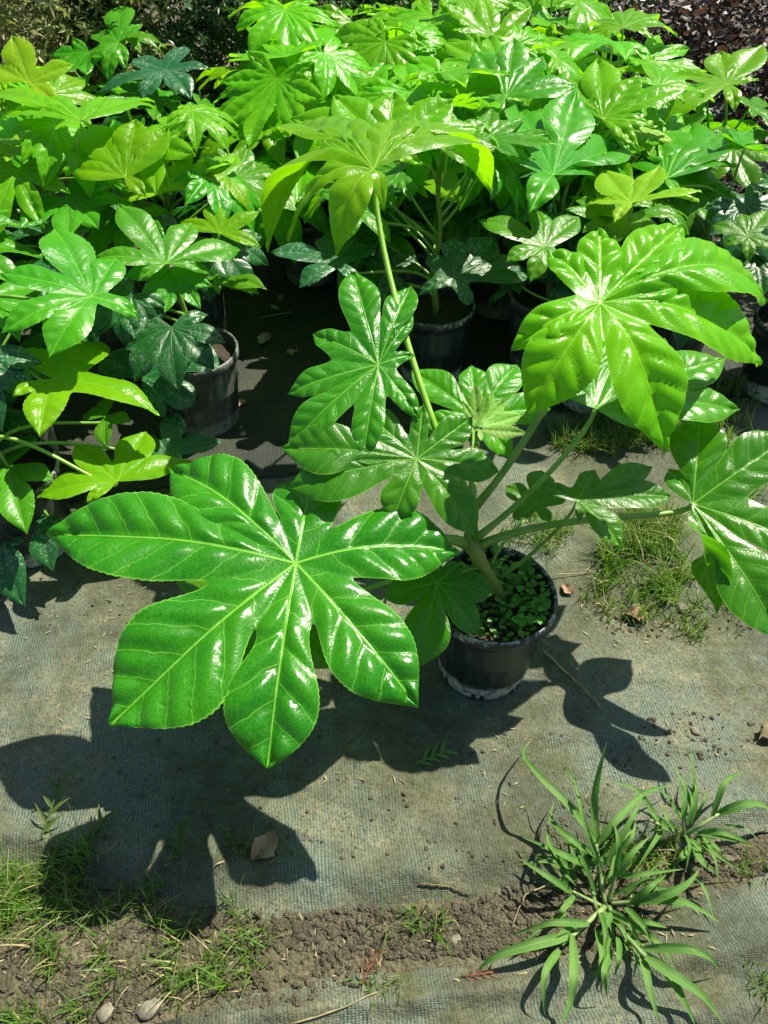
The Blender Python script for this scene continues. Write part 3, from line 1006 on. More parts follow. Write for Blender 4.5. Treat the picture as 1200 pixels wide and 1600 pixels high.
class Plant:
    def __init__(self, x, y, h, label, group='potted fatsia plants', seed=1, dusty=True, lean=(0, 0), potscale=1.0):
        self.base = Vector((x, y, gz(x, y) - 0.001))
        self.e = link('potted_fatsia', None, None, self.base)
        tag(self.e, label, 'potted plant', group)
        self.rng = random.Random(seed)
        add_pot(self.e, dusty, 0, self.rng.uniform(0, 6), potscale)
        self.h = h
        self.lean = Vector((lean[0], lean[1], 0))
        pts = [self.base + Vector((0, 0, 0.16)) + (Vector((0, 0, 1)) * h + self.lean) * (i / 8) + Vector((0.006 * math.sin(i * 1.3 + seed), 0.006 * math.cos(i * 1.7 + seed), 0)) for i in range(9)]
        self.pts = pts
        V, F = tube_data(pts, [0.010 - 0.005 * i / 8 for i in range(9)], 8)
        link('stem', make_mesh('stem', rel(V, self.base), F, M['stem']), self.e)
    def stem_at(self, t):
        t = max(0, min(1, t)) * 8
        i = min(7, int(t))
        return self.pts[i].lerp(self.pts[i + 1], t - i)
    def fit(self, px, py, Y, tips, mat='mid', t=0.7, **kw):
        C = at_y(px, py, Y)
        kw.setdefault('seed', int(px * 7 + py))
        kw.setdefault('r', (0.0042, 0.003))
        kw.setdefault('pet', M['petiole_lime'] if mat in ('lime', 'young') else M['petiole'])
        s = self.stem_at(t)
        return fitted_leaf(self.e, self.base, C, tips, M[mat], s, fine=False, quilt=0.0062, lift=(C - s).normalized() * 0.6 + Vector((0, 0, 0.6)), **kw)
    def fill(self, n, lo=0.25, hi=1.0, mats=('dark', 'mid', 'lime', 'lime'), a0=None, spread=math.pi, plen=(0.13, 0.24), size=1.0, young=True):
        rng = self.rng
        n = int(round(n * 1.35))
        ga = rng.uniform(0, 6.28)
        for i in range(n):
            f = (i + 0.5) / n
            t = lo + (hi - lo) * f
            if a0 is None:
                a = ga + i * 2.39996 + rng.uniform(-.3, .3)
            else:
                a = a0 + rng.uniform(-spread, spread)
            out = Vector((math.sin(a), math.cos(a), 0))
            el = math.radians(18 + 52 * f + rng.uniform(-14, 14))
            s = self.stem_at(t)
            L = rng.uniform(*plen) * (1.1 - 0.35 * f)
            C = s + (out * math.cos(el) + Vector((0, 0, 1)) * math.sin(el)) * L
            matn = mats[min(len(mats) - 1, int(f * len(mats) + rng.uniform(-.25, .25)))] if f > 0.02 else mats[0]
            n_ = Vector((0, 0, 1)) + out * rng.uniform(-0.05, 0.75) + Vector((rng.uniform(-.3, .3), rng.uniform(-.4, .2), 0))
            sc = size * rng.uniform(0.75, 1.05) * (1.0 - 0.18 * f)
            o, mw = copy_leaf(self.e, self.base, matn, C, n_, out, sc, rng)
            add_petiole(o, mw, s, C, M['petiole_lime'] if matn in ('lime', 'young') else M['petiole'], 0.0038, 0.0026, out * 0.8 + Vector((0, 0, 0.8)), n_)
        if young:
            s = self.stem_at(1.0)
            for k in range(3):
                a = ga + k * 2.1 + rng.uniform(-.3, .3)
                out = Vector((math.sin(a), math.cos(a), 0))
                C = s + out * 0.02 + Vector((0, 0, rng.uniform(.02, .05)))
                n_ = Vector((0, 0, 1)) + out * 0.35
                o, mw = copy_leaf(self.e, self.base, 'young', C, n_, out, rng.uniform(.7, 1.1), rng)
                add_petiole(o, mw, s, C, M['petiole_lime'], 0.003, 0.002, Vector((0, 0, 1)), n_)
        return self

# --- left block
P = Plant(-0.457, 1.523, 0.26, 'potted fatsia in grey dusty pot beside the bare path, round waxy leaf over its rim', seed=41)
P.fit(259, 412, 1.46, [(146, 405), (184, 318, -.05), (376, 392), (334, 432, .3, dict(w=.15)), (216, 441, .3), (300, 350, .05)], 'mid', .9, w=.2)
P.fit(223, 591, 1.34, [(340, 556, .15, dict(w=.33, pb=.6)), (302, 632, .3, dict(w=.28, pb=.7)), (258, 655, .3), (240, 512, .0, dict(w=.28, pb=.7)), (160, 560)], 'dark', .3, w=.26, sin_f=.5)
P.fit(342, 365, 1.62, [(405, 331, .0), (408, 388, .2), (280, 348, .1), (330, 320, .0)], 'lime', .9, w=.2)
P.fit(335, 438, 1.62, [(418, 453, .1), (406, 461, .2), (344, 462, .3), (300, 430, .1), (350, 405)], 'mid', .7, w=.17)
P.fill(3, .3, .7, ('dark', 'dark', 'mid'), 3.6, .8, young=False, size=.8)

P = Plant(-0.54, 1.86, 0.36, 'lime-topped fatsia in black pot directly behind the grey dusty pot', seed=42, dusty=False)
P.fit(265, 300, 1.75, [(293, 240, -.1), (217, 255, -.1), (184, 318, .1), (370, 250, .1), (345, 290, .2)], 'young', 1, w=.22, sin_f=.3)
P.fit(352, 275, 1.80, [(388, 332, .3), (345, 322, .3), (300, 280, .1), (370, 240, .0), (320, 240)], 'lime', .95, w=.22)
P.fill(9, .3, 1.0)

P = Plant(-0.86, 1.33, 0.30, 'fatsia with broad pale five-lobed leaf held over the waxy-leaved grey pot', seed=43)
P.fit(144, 463, 1.30, [(84, 358, .0, dict(w=.24)), (1, 430, .1, dict(w=.2)), (2, 521, .2, dict(w=.15)), (77, 559, .25, dict(w=.25)), (217, 498, .2, dict(w=.24)), (182, 405, .05)], 'mid', .9, w=.22, sin_f=.42)
P.fit(84, 592, 1.20, [(156, 536, .0), (250, 650, .2, dict(w=.17)), (62, 684, .3), (20, 622, .1), (48, 545, .0)], 'lime', .7, w=.22)
P.fit(-25, 655, 1.18, [(71, 672, .2, dict(w=.2)), (40, 590), (-60, 720), (20, 730, .3)], 'dark', .5, w=.22)
P.fit(30, 560, 1.38, [(90, 520), (100, 600, .2), (20, 640, .3), (-40, 560)], 'dark', .4)
P.fill(5, .2, .9, ('dark', 'mid'), young=False)

P = Plant(-0.76, 1.10, 0.14, 'low fatsia with yellow-lit leaves in dark pot, left of the huge glossy leaf', seed=44, dusty=False)
P.fit(182, 753, 1.06, [(117, 697, -.05), (228, 674, -.05, dict(w=.24)), (300, 720, .05, dict(w=.2)), (57, 778, .15), (135, 786, .2)], 'lime', .9, w=.22, sin_f=.38)
P.fit(262, 706, 1.20, [(277, 645, .0), (348, 690, .15, dict(w=.2)), (290, 745, .2), (215, 690), (225, 745, .2)], 'dark', .6, w=.26, n=(.1, -.35, 1))
P.fit(12, 728, 1.08, [(43, 836, .3, dict(w=.2)), (84, 752, .1), (50, 680), (-50, 700), (-20, 800, .2)], 'mid', .9, w=.24)
P.fit(72, 805, 1.04, [(84, 894, .3), (104, 848, .2), (20, 830, .2), (60, 765)], 'dark', .4, w=.24)
P.fit(8, 840, 1.02, [(40, 949, .3, dict(w=.22)), (-30, 930, .3), (40, 850), (-40, 830)], 'dark', .5, w=.24)
P.fit(165, 650, 1.28, [(168, 700, .3), (205, 660), (130, 650), (170, 620)], 'mid', .8, w=.26)
P.fill(3, .2, .6, ('dark', 'dark'), -1.4, .8, young=False)

P = Plant(-0.80, 1.76, 0.40, 'fatsia whose lime umbrella leaf stands on a long slanting stalk', seed=45)
P.fit(127, 190, 1.70, [(-20, 148, .05), (-10, 190, .2, dict(w=.15)), (243, 170, .12, dict(w=.14)), (166, 154, .0), (70, 150, .0), (85, 206, .25)], 'lime', .75, w=.16, sin_f=.4, r=(0.005, 0.0036))
P.fit(45, 130, 1.85, [(18, 56, -.15, dict(w=.26)), (116, 102, .0), (-10, 105, .0), (90, 165, .2)], 'young', 1, w=.26)
P.fit(195, 277, 1.66, [(265, 200, -.05, dict(w=.26)), (212, 186, -.1, dict(w=.26)), (140, 196, .0, dict(w=.24)), (110, 270, .1), (230, 310, .2)], 'lime', .95, w=.24, n=(0, -.45, 1), sin_f=.35)
P.fill(9, .25, .95, ('dark', 'mid', 'lime', 'lime'))

EDGE = 'lime-green fatsia crowded against its neighbours at the outer edge of the left block'
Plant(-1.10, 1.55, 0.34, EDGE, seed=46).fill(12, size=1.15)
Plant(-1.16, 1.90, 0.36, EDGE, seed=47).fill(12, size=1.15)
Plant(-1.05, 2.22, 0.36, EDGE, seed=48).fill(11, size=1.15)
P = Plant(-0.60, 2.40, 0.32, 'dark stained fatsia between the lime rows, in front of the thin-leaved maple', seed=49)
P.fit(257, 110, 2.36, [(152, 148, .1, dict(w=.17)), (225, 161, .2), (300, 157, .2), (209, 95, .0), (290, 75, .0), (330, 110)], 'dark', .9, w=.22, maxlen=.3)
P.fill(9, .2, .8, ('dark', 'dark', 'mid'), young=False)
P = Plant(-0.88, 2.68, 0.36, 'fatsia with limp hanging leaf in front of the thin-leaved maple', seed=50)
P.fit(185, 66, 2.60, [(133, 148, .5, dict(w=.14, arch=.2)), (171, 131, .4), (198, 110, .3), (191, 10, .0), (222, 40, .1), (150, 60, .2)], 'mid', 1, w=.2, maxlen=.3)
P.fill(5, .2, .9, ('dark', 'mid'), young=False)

# --- middle and right blocks
P = Plant(0.13, 1.74, 0.36, 'fatsia behind the tall umbrella leaf, with one water-stained leaf hanging over its black pot', seed=51, dusty=False)
P.fit(604, 232, 1.52, [(453, 186, .1, dict(w=.2)), (520, 150, -.05, dict(w=.24)), (616, 143, -.1, dict(w=.26)), (710, 157, -.05, dict(w=.22)), (752, 205, .1), (660, 262, .3)], 'lime', 1, w=.2, sin_f=.34, n=(0, -.45, 1))
P.fit(690, 235, 1.66, [(760, 190, .0), (742, 265, .3), (640, 200), (700, 170, -.1), (780, 235, .15)], 'mid', .95, w=.2)
P.fit(560, 330, 1.66, [(500, 300), (540, 380, .3), (610, 380, .3), (620, 310), (560, 280)], 'mid', .6, w=.2)
P.fit(708, 434, 1.55, [(823, 426, .15, dict(w=.24, pb=.8)), (733, 477, .3, dict(w=.24, pb=.8)), (651, 464, .3, dict(w=.14)), (667, 402, .1), (712, 372, .0), (772, 372, .0)], 'dark', .35, w=.25, sin_f=.5, n=(.05, -.35, 1))
P.fit(528, 412, 1.60, [(423, 395, .15, dict(w=.22)), (466, 452, .3), (582, 386, .1), (560, 450, .3), (500, 375)], 'dark', .3, w=.22)
P.fit(600, 430, 1.70, [(560, 380), (650, 400), (590, 480, .3), (640, 470, .3)], 'dark', .2, w=.24)
P.fill(8, .3, 1.0, ('dark', 'mid', 'mid', 'lime'), 0.0, 1.7, young=False)

P = Plant(0.44, 1.80, 0.34, 'fatsia with upright star-shaped mid-green leaf, right of the tall umbrella leaf', seed=52)
P.fit(864, 274, 1.66, [(773, 250, .15, dict(w=.19)), (806, 160, -.02, dict(w=.19)), (901, 142, -.02, dict(w=.18)), (978, 228, .1, dict(w=.18)), (930, 296, .25, dict(w=.13)), (825, 338, .4, dict(w=.24))], 'mid', 1, w=.18, sin_f=.38)
P.fit(850, 385, 1.52, [(748, 346, .1), (828, 442, .35), (905, 340, .0), (790, 410, .2), (880, 430, .3), (840, 330, .0)], 'mid', .6, w=.22)
P.fit(850, 330, 1.72, [(760, 370, .2), (900, 370, .2), (860, 390, .3), (800, 310)], 'dark', .5)
P.fill(6, .2, .8, ('dark', 'dark', 'mid'), 0.0, 2.0, young=False)

P = Plant(0.36, 2.10, 0.38, 'glossy fatsia with broad reflective leaf just behind the star-shaped leaf', seed=53)
P.fit(790, 152, 1.98, [(740, 80, -.05, dict(w=.2)), (803, 60, -.1, dict(w=.2)), (902, 138, .1, dict(w=.24)), (700, 140, .1), (850, 90, .0), (770, 190, .3)], 'mid', 1, w=.2)
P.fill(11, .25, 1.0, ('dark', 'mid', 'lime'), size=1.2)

P = Plant(0.62, 1.98, 0.36, 'fatsia with cupped lime leaf whose long lobe points at the purple shrub', seed=54)
P.fit(941, 187, 1.92, [(934, 90, -.1, dict(w=.2)), (1000, 118, -.1, dict(w=.22)), (1079, 140, .05, dict(w=.16)), (1023, 203, .2, dict(w=.15)), (915, 160, .0), (1000, 240, .3, dict(w=.16)), (890, 120, -.05)], 'lime', 1, w=.2, sin_f=.32)
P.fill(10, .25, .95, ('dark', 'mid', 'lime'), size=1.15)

P = Plant(0.94, 2.20, 0.34, 'single bright fatsia standing against the purple shrub', seed=55)
P.fit(1135, 132, 2.15, [(1125, 82, -.1, dict(w=.28)), (1192, 71, -.1, dict(w=.22)), (1186, 126, .05), (1147, 176, .3), (1036, 122, .1, dict(w=.17)), (1032, 201, .2, dict(w=.17))], 'lime', 1, w=.2, sin_f=.28)
P.fill(5, .2, .9, ('dark', 'mid', 'mid'), young=False)

P = Plant(0.80, 1.80, 0.32, 'mid-green fatsia with two long pointed lobes, behind the yellow shoot', seed=56)
P.fit(1040, 280, 1.74, [(1027, 200, -.05, dict(w=.2)), (1178, 210, .05, dict(w=.17)), (1151, 261, .1, dict(w=.16)), (1080, 195, .0, dict(w=.2)), (990, 270, .2), (1060, 310, .3)], 'mid', .95, w=.18, sin_f=.3)
P.fill(6, .2, .8, ('dark', 'dark', 'mid'), young=False)

P = Plant(0.55, 1.62, 0.33, 'fatsia with bright yellow unfolding shoot above the arched lime leaf', seed=57, dusty=False)
P.fit(987, 317, 1.60, [(942, 266, -.2, dict(w=.25)), (1032, 258, -.2, dict(w=.22)), (1097, 301, .05, dict(w=.18)), (1093, 316, .2, dict(w=.16)), (914, 322, .1), (960, 350, .2)], 'young', 1, w=.22, sin_f=.28)
P.fit(985, 335, 1.64, [(916, 338, .1), (1063, 338, .1), (960, 385, .3), (1020, 385, .3)], 'mid', .9, w=.25)
P.fill(5, .1, .6, ('dark', 'dark', 'mid'), 0.5, 1.8, young=False, size=.8)

P = Plant(1.05, 1.66, 0.22, 'low shaded fatsia right of the arched lime leaf, beside the dark gap', seed=58, dusty=False)
P.fit(1168, 370, 1.55, [(1112, 352, .1), (1130, 385, .2), (1170, 410, .3), (1215, 390), (1200, 330), (1160, 335)], 'mid', .9, w=.22)
P.fill(5, .1, .9, ('dark', 'dark', 'mid'), 0.6, 1.6, young=False, size=.8)

PACK = 'tall lime-green fatsia packed into the rearmost middle rows below the green hedge'
for i, (x, y, h) in enumerate(((-0.24, 2.30, .36), (0.06, 2.12, .36), (-0.30, 2.66, .38), (0.04, 2.50, .40), (0.34, 2.46, .40), (0.66, 2.36, .40), (0.20, 2.84, .42), (0.55, 2.76, .42), (-0.10, 2.96, .36))):
    P = Plant(x, y, h, PACK, seed=60 + i)
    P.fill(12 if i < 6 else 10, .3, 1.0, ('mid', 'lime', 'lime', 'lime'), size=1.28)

# ------------------------------------------------------------------ shrubs behind
def shrub(name, label, cat, loc, rx, ry, h, nleaf, size, matn, seed, shape, zlo=0.12):
    rng = random.Random(seed)
    e = link(name, None, None, (loc[0], loc[1], gz(loc[0], loc[1])))
    tag(e, label, cat)
    # branches
    V, F = [], []
    tips = []
    for i in range(16):
        a = rng.uniform(0, 6.28)
        r = math.sqrt(rng.random())
        p0 = Vector((rng.uniform(-.05, .05), rng.uniform(-.05, .05), -0.02))
        p3 = Vector((rx * r * math.cos(a), ry * r * math.sin(a), h * rng.uniform(.65, 1.0) * (1 - 0.35 * r * r)))
        p1 = p0 + Vector((0, 0, h * .35)) + Vector((p3.x, p3.y, 0)) * .15
        p2 = p3 - Vector((p3.x * .3, p3.y * .3, h * .2))
        pts = [bez(p0, p1, p2, p3, k / 8) for k in range(9)]
        tube_data(pts, [0.009 - 0.007 * k / 8 for k in range(9)], 6, V, F)
        tips += pts[3:]
    link('branches', make_mesh('branches', V, F, M['bark'], True), e)
    V, F, T = [], [], []
    clumps = [(Vector((rx * math.sqrt(rng.random()) * math.cos(a), ry * math.sqrt(rng.random()) * math.sin(a), 0)), a) for a in [rng.uniform(0, 6.28) for _ in range(150)]]
    cl = []
    for c, a in clumps:
        rr = (c.x / rx) ** 2 + (c.y / ry) ** 2
        cl.append(Vector((c.x, c.y, rng.uniform(zlo, h * (1.02 - 0.3 * rr)))))
    for i in range(nleaf):
        c = rng.choice(cl)
        p = c + Vector((rng.gauss(0, .075), rng.gauss(0, .075), rng.gauss(0, .045)))
        if p.z < 0.03: continue
        s = size * rng.uniform(.65, 1.35)
        nn = Vector((rng.gauss(0, .8), rng.gauss(0, .8) - .3, 1)).normalized()
        ya = rng.uniform(0, 6.28)
        hd = Vector((math.cos(ya), math.sin(ya), -.3))
        R = orient(nn, hd)
        b = len(V)
        for (x, y, z) in shape[0]:
            V.append(p + R @ Vector((x * s, y * s, z * s)))
        for f in shape[1]:
            F.append(tuple(b + k for k in f))
        T += [rng.random()] * len(shape[0])
    me = make_mesh('foliage', V, F, M[matn], False)
    at = me.attributes.new('tint', 'FLOAT', 'POINT'); at.data.foreach_set('value', T)
    tag(link('foliage', me, e), kind='stuff')
    return e

def star_shape():
    pts, fs = [(0, 0.05, 0)], []
    angs = [-100, -50, 0, 50, 100]; ls = [.6, .9, 1.0, .9, .6]
    for a, l in zip(angs, ls):
        r = math.radians(a)
        d = Vector((math.sin(r), math.cos(r), 0)); sd = Vector((math.cos(r), -math.sin(r), 0))
        b = len(pts)
        pts += [tuple(d * l * .45 - sd * .13 + Vector((0, 0, .03))), tuple(d * l + Vector((0, 0, -.12))), tuple(d * l * .45 + sd * .13 + Vector((0, 0, .03)))]
        fs += [(0, b, b + 1), (0, b + 1, b + 2)]
    return pts, fs
def oval_shape():
    pts = [(0, 0, 0), (.26, .35, .06), (.24, .72, .04), (0, 1, -.08), (-.24, .72, .04), (-.26, .35, .06)]
    return pts, [(0, 1, 2, 3), (0, 3, 4, 5)]
STAR, OVAL = star_shape(), oval_shape()
shrub('maple_shrub', 'thin-leaved maple shrub with pale bronze-green foliage', 'shrub', (-1.55, 3.15), .95, .55, 1.1, 9000, .045, 'maple', 71, STAR)
shrub('maple_shrub', 'thin-leaved maple with darker green foliage beside the bronze one', 'shrub', (-0.55, 3.40), .75, .45, 1.05, 8000, .042, 'green_shrub', 72, STAR)
shrub('hedge_shrub', 'small-leaved dark green hedge shrub behind the rearmost fatsias', 'shrub', (0.45, 3.60), .85, .45, 1.1, 8000, .035, 'green_shrub', 73, OVAL)
shrub('purple_shrub', 'dark purple small-leaved shrub with a few red tips', 'shrub', (1.52, 2.85), .72, .6, .95, 9500, .036, 'purple', 74, OVAL, .05)
shrub('hedge_shrub', 'dark small-leaved shrub between the purple shrub and the hedge', 'shrub', (1.35, 3.75), .8, .45, 1.05, 7000, .034, 'purple', 75, OVAL)

# ------------------------------------------------------------------ crabgrass weeds
def blade_mesh(pts, width, fold=0.35, mat=None, twist=0.0):
    N = 18
    V, F, U = [], [], []
    n = len(pts)
    def curve(t):
        # Catmull-Rom through the points
        x = t * (n - 1); i = min(n - 2, int(x)); u = x - i
        p0, p1, p2, p3 = pts[max(i - 1, 0)], pts[i], pts[i + 1], pts[min(i + 2, n - 1)]
        return 0.5 * ((p1 * 2) + (p2 - p0) * u + (p0 * 2 - p1 * 5 + p2 * 4 - p3) * u * u + (p1 * 3 - p0 - p2 * 3 + p3) * u * u * u)
    for i in range(N + 1):
        t = i / N
        p = curve(t); T = (curve(min(1, t + .02)) - curve(max(0, t - .02)))
        T = T.normalized() if T.length > 1e-9 else Vector((0, 0, 1))
        up = Vector((0, -0.25, 1)); up = up - T * up.dot(T)
        up = up.normalized() if up.length > .05 else Vector((0, -1, 0))
        up = Matrix.Rotation(twist * t, 3, T) @ up
        sd = T.cross(up)
        w = width * 0.9 * (0.5 + 0.5 * smooth(0, .2, t)) * (1 - .98 * max(0, (t - .3) / .7) ** 1.3)
        V += [p + sd * w * .5 + up * w * fold, p, p - sd * w * .5 + up * w * fold]
    for i in range(N):
        a = i * 3
        F += [(a, a + 1, a + 4, a + 3), (a + 1, a + 2, a + 5, a + 4)]
        t0, t1 = i / N, (i + 1) / N
        U += [[(t0, 1), (t0, 0), (t1, 0), (t1, 1)], [(t0, 0), (t0, -1), (t1, -1), (t1, 0)]]
    global BLADE_UV
    BLADE_UV = U
    return V, F

def crabgrass(label, crown_px, zoom, blades, culms, extra=10):
    c = on_ground(*crown_px)
    e = link('crabgrass', None, None, c)
    tag(e, label, 'weed', 'crabgrass weeds')
    rng = random.Random(int(crown_px[0]) + 5)
    def zp(x, y, z):
        px, py = x * zoom[0] + zoom[1], y * zoom[0] + zoom[2]
        g = at_z(px, py, 0)
        return at_z(px, py, gz(g.x, g.y) + z)
    for pts, w in blades:
        P3 = [zp(*p) for p in pts]
        V, F = blade_mesh(P3, w, rng.uniform(.2, .4), twist=rng.uniform(-.5, .5))
        link('blade', make_mesh('blade', rel(V, c), F, M['blade'], True, BLADE_UV), e)
    for k in range(extra):
        a = rng.uniform(0, 6.28); rr = rng.uniform(.01, .07)
        b0 = c + Vector((math.cos(a) * rr, math.sin(a) * rr, 0)); b0.z = gz(b0.x, b0.y) + rng.uniform(.002, .02)
        a2 = a + rng.uniform(-.9, .9); L = rng.uniform(.04, .10)
        b1 = b0 + Vector((math.cos(a2) * L * .5, math.sin(a2) * L * .5, L * rng.uniform(.2, .6)))
        b2 = b0 + Vector((math.cos(a2) * L, math.sin(a2) * L, L * rng.uniform(-.02, .5)))
        b2.z = max(b2.z, gz(b2.x, b2.y) + .004)
        V, F = blade_mesh([b0, b1, b2], rng.uniform(.005, .010), rng.uniform(.2, .4), twist=rng.uniform(-.6, .6))
        link('blade', make_mesh('blade', rel(V, c), F, M['blade'], True, BLADE_UV), e)
    for pts, r in culms:
        P3 = [zp(*p) for p in pts]
        n = 8
        Q = []
        for i in range(n + 1):
            x = i / n * (len(P3) - 1); k = min(len(P3) - 2, int(x))
            Q.append(P3[k].lerp(P3[k + 1], x - k))
        V, F = tube_data(Q, [r * .8 * (1 - .35 * i / n) for i in range(n + 1)], 7)
        link('culm', make_mesh('culm', rel(V, c), F, M['culm']), e)

Z = (0.38333, 740, 1120)
B = [
 ([(505, 560, .05), (490, 360, .10), (512, 220, .16), (546, 98, .19)], .013),
 ([(500, 510, .06), (400, 375, .09), (270, 245, .10), (203, 150, .07), (240, 90, .02)], .012),
 ([(505, 520, .06), (590, 410, .09), (700, 310, .07), (820, 275, .03)], .012),
 ([(500, 570, .05), (400, 500, .07), (318, 420, .05), (330, 345, .02)], .011),
 ([(480, 610, .04), (380, 570, .07), (305, 515, .05), (310, 400, .02)], .011),
 ([(400, 715, .03), (300, 650, .06), (180, 575, .03)], .012),
 ([(400, 890, .03), (250, 925, .05), (90, 975, .04), (10, 1040, .01)], .016),
 ([(350, 950, .03), (290, 1050, .05), (290, 1220, .02)], .012),
 ([(400, 890, .03), (408, 1040, .06), (395, 1160, .05), (355, 1260, .03)], .014),
 ([(700, 980, .04), (820, 1060, .06), (930, 1140, .05), (1020, 1255, .02)], .016),
 ([(685, 975, .03), (712, 1090, .05), (758, 1260, .02)], .013),
 ([(780, 1040, .04), (840, 1130, .05), (905, 1260, .02)], .013),
 ([(675, 945, .03), (860, 945, .06), (950, 975, .04), (1010, 1032, .01)], .013),
 ([(650, 755, .03), (780, 725, .07), (870, 680, .08), (922, 620, .07)], .015),
 ([(690, 750, .03), (850, 755, .06), (1008, 840, .02)], .014),
 ([(640, 760, .03), (720, 690, .06), (790, 640, .04)], .012),
 ([(585, 900, .03), (592, 980, .05), (575, 1055, .02)], .010),
 ([(500, 870, .03), (520, 960, .05), (515, 1020, .04), (478, 1068, .01)], .011),
 ([(560, 950, .03), (530, 1040, .05), (545, 1145, .02)], .011),
 ([(470, 845, .03), (320, 838, .05), (150, 892, .02)], .012),
 ([(580, 650, .05), (640, 560, .08), (720, 485, .06)], .012),
 ([(575, 640, .05), (590, 530, .09), (573, 430, .09)], .010),
 ([(620, 780, .03), (690, 850, .05), (725, 910, .03)], .011),
 ([(410, 730, .03), (360, 790, .05), (345, 830, .02)], .010),
 ([(520, 620, .05), (450, 430, .10), (410, 260, .11), (340, 180, .09)], .008),
 ([(540, 600, .05), (640, 420, .08), (690, 330, .07)], .010),
 ([(560, 560, .05), (640, 500, .07), (660, 420, .06)], .008),
 ([(600, 650, .04), (700, 640, .06), (860, 620, .03)], .009),
 ([(560, 800, .03), (540, 850, .04), (510, 900, .03)], .010),
 ([(640, 820, .03), (720, 840, .05), (790, 860, .02)], .010),
 ([(380, 690, .03), (370, 640, .05), (420, 690, .05)], .009),
 ([(470, 600, .04), (520, 580, .07), (560, 630, .06)], .009),
]
CU = [([(535, 760, .004), (515, 640, .03), (500, 520, .06)], .0050), ([(520, 770, .004), (400, 710, .03)], .0038), ([(535, 775, .004), (440, 860, .022), (360, 930, .03)], .0050),
      ([(550, 775, .004), (600, 870, .02), (700, 980, .04), (790, 1045, .04)], .0050), ([(560, 760, .004), (660, 755, .03)], .0042), ([(550, 750, .004), (580, 640, .05)], .0045),
      ([(500, 790, .004), (470, 640, .03), (480, 600, .04)], .0042)]
crabgrass('large sprawling crabgrass rooted in the earth gap between the two mats', (951, 1411), Z, B, CU, 34)
B2 = [
 ([(790, 455, .02), (735, 400, .05), (690, 330, .03)], .011),
 ([(850, 420, .04), (860, 340, .07), (828, 250, .07)], .010),
 ([(985, 400, .03), (1100, 360, .06), (1180, 365, .05), (1240, 420, .02)], .015),
 ([(970, 410, .03), (1010, 290, .08), (1050, 245, .08), (1105, 222, .06)], .011),
 ([(890, 530, .02), (930, 590, .05), (985, 640, .02)], .013),
 ([(930, 470, .03), (1030, 475, .06), (1165, 540, .02)], .011),
 ([(935, 490, .02), (990, 560, .05), (1110, 635, .02)], .009),
 ([(875, 540, .02), (850, 570, .04), (820, 602, .02)], .012),
 ([(870, 440, .04), (890, 360, .07), (880, 300, .07)], .009),
 ([(800, 460, .02), (760, 455, .04), (715, 470, .02)], .010),
 ([(880, 500, .02), (920, 540, .04), (950, 560, .02)], .010),
 ([(830, 480, .02), (790, 420, .05), (765, 350, .04)], .009),
]
CU2 = [([(860, 485, .004), (780, 450, .02), (715, 420, .02)], .0036), ([(862, 480, .004), (930, 440, .025), (1000, 395, .035)], .0045), ([(858, 480, .004), (853, 420, .04)], .0034), ([(865, 490, .004), (900, 570, .02)], .0036)]
crabgrass('smaller crabgrass behind the large one, its longest shoot lying flat on the mat', (1069, 1303), Z, B2, CU2, 14)

# ------------------------------------------------------------------ fine grass, one mass per patch
def grass_patch(label, px, py, rx, ry, n, hmin, hmax, seed, straw=0.10):
    rng = random.Random(seed)
    c = on_ground(px, py)
    V, F, T = [], [], []
    tufts = []
    for _ in range(max(3, n // 14)):
        a = rng.uniform(0, 6.28); r = math.sqrt(rng.random())
        tufts.append(on_ground(px + rx * r * math.cos(a), py + ry * r * math.sin(a)))
    mats = []
    for i in range(n):
        t = rng.choice(tufts)
        x, y = t.x + rng.gauss(0, .009), t.y + rng.gauss(0, .009)
        p = Vector((x, y, gz(x, y) - .002))
        h = rng.uniform(hmin, hmax)
        a = rng.uniform(0, 6.28)
        out = Vector((math.cos(a), math.sin(a), 0)) * h * rng.uniform(.2, 1.1)
        w = rng.uniform(.0009, .0020) * (1 + 8 * max(0, hmax - .075))
        sd = Vector((-math.sin(a), math.cos(a), 0)) * w
        b = len(V)
        K = 4
        for k in range(K + 1):
            u = k / K
            q = p + out * u * u + Vector((0, 0, h * (u - .25 * u * u * (out.length / h))))
            V += [q + sd * (1 - u * .95), q - sd * (1 - u * .95)]
        st = rng.random()
        T += [st] * (2 * K + 2)
        for k in range(K):
            F.append((b + 2 * k, b + 2 * k + 1, b + 2 * k + 3, b + 2 * k + 2))
            mats.append(1 if st < straw else 0)
    me = make_mesh('grass', [v - c for v in V], F, M['grass'], True)
    me.materials.append(M['straw'])
    me.polygons.foreach_set('material_index', mats)
    at = me.attributes.new('tint', 'FLOAT', 'POINT'); at.data.foreach_set('value', T)
    tag(link('grass', me, None, c), label, kind='stuff')
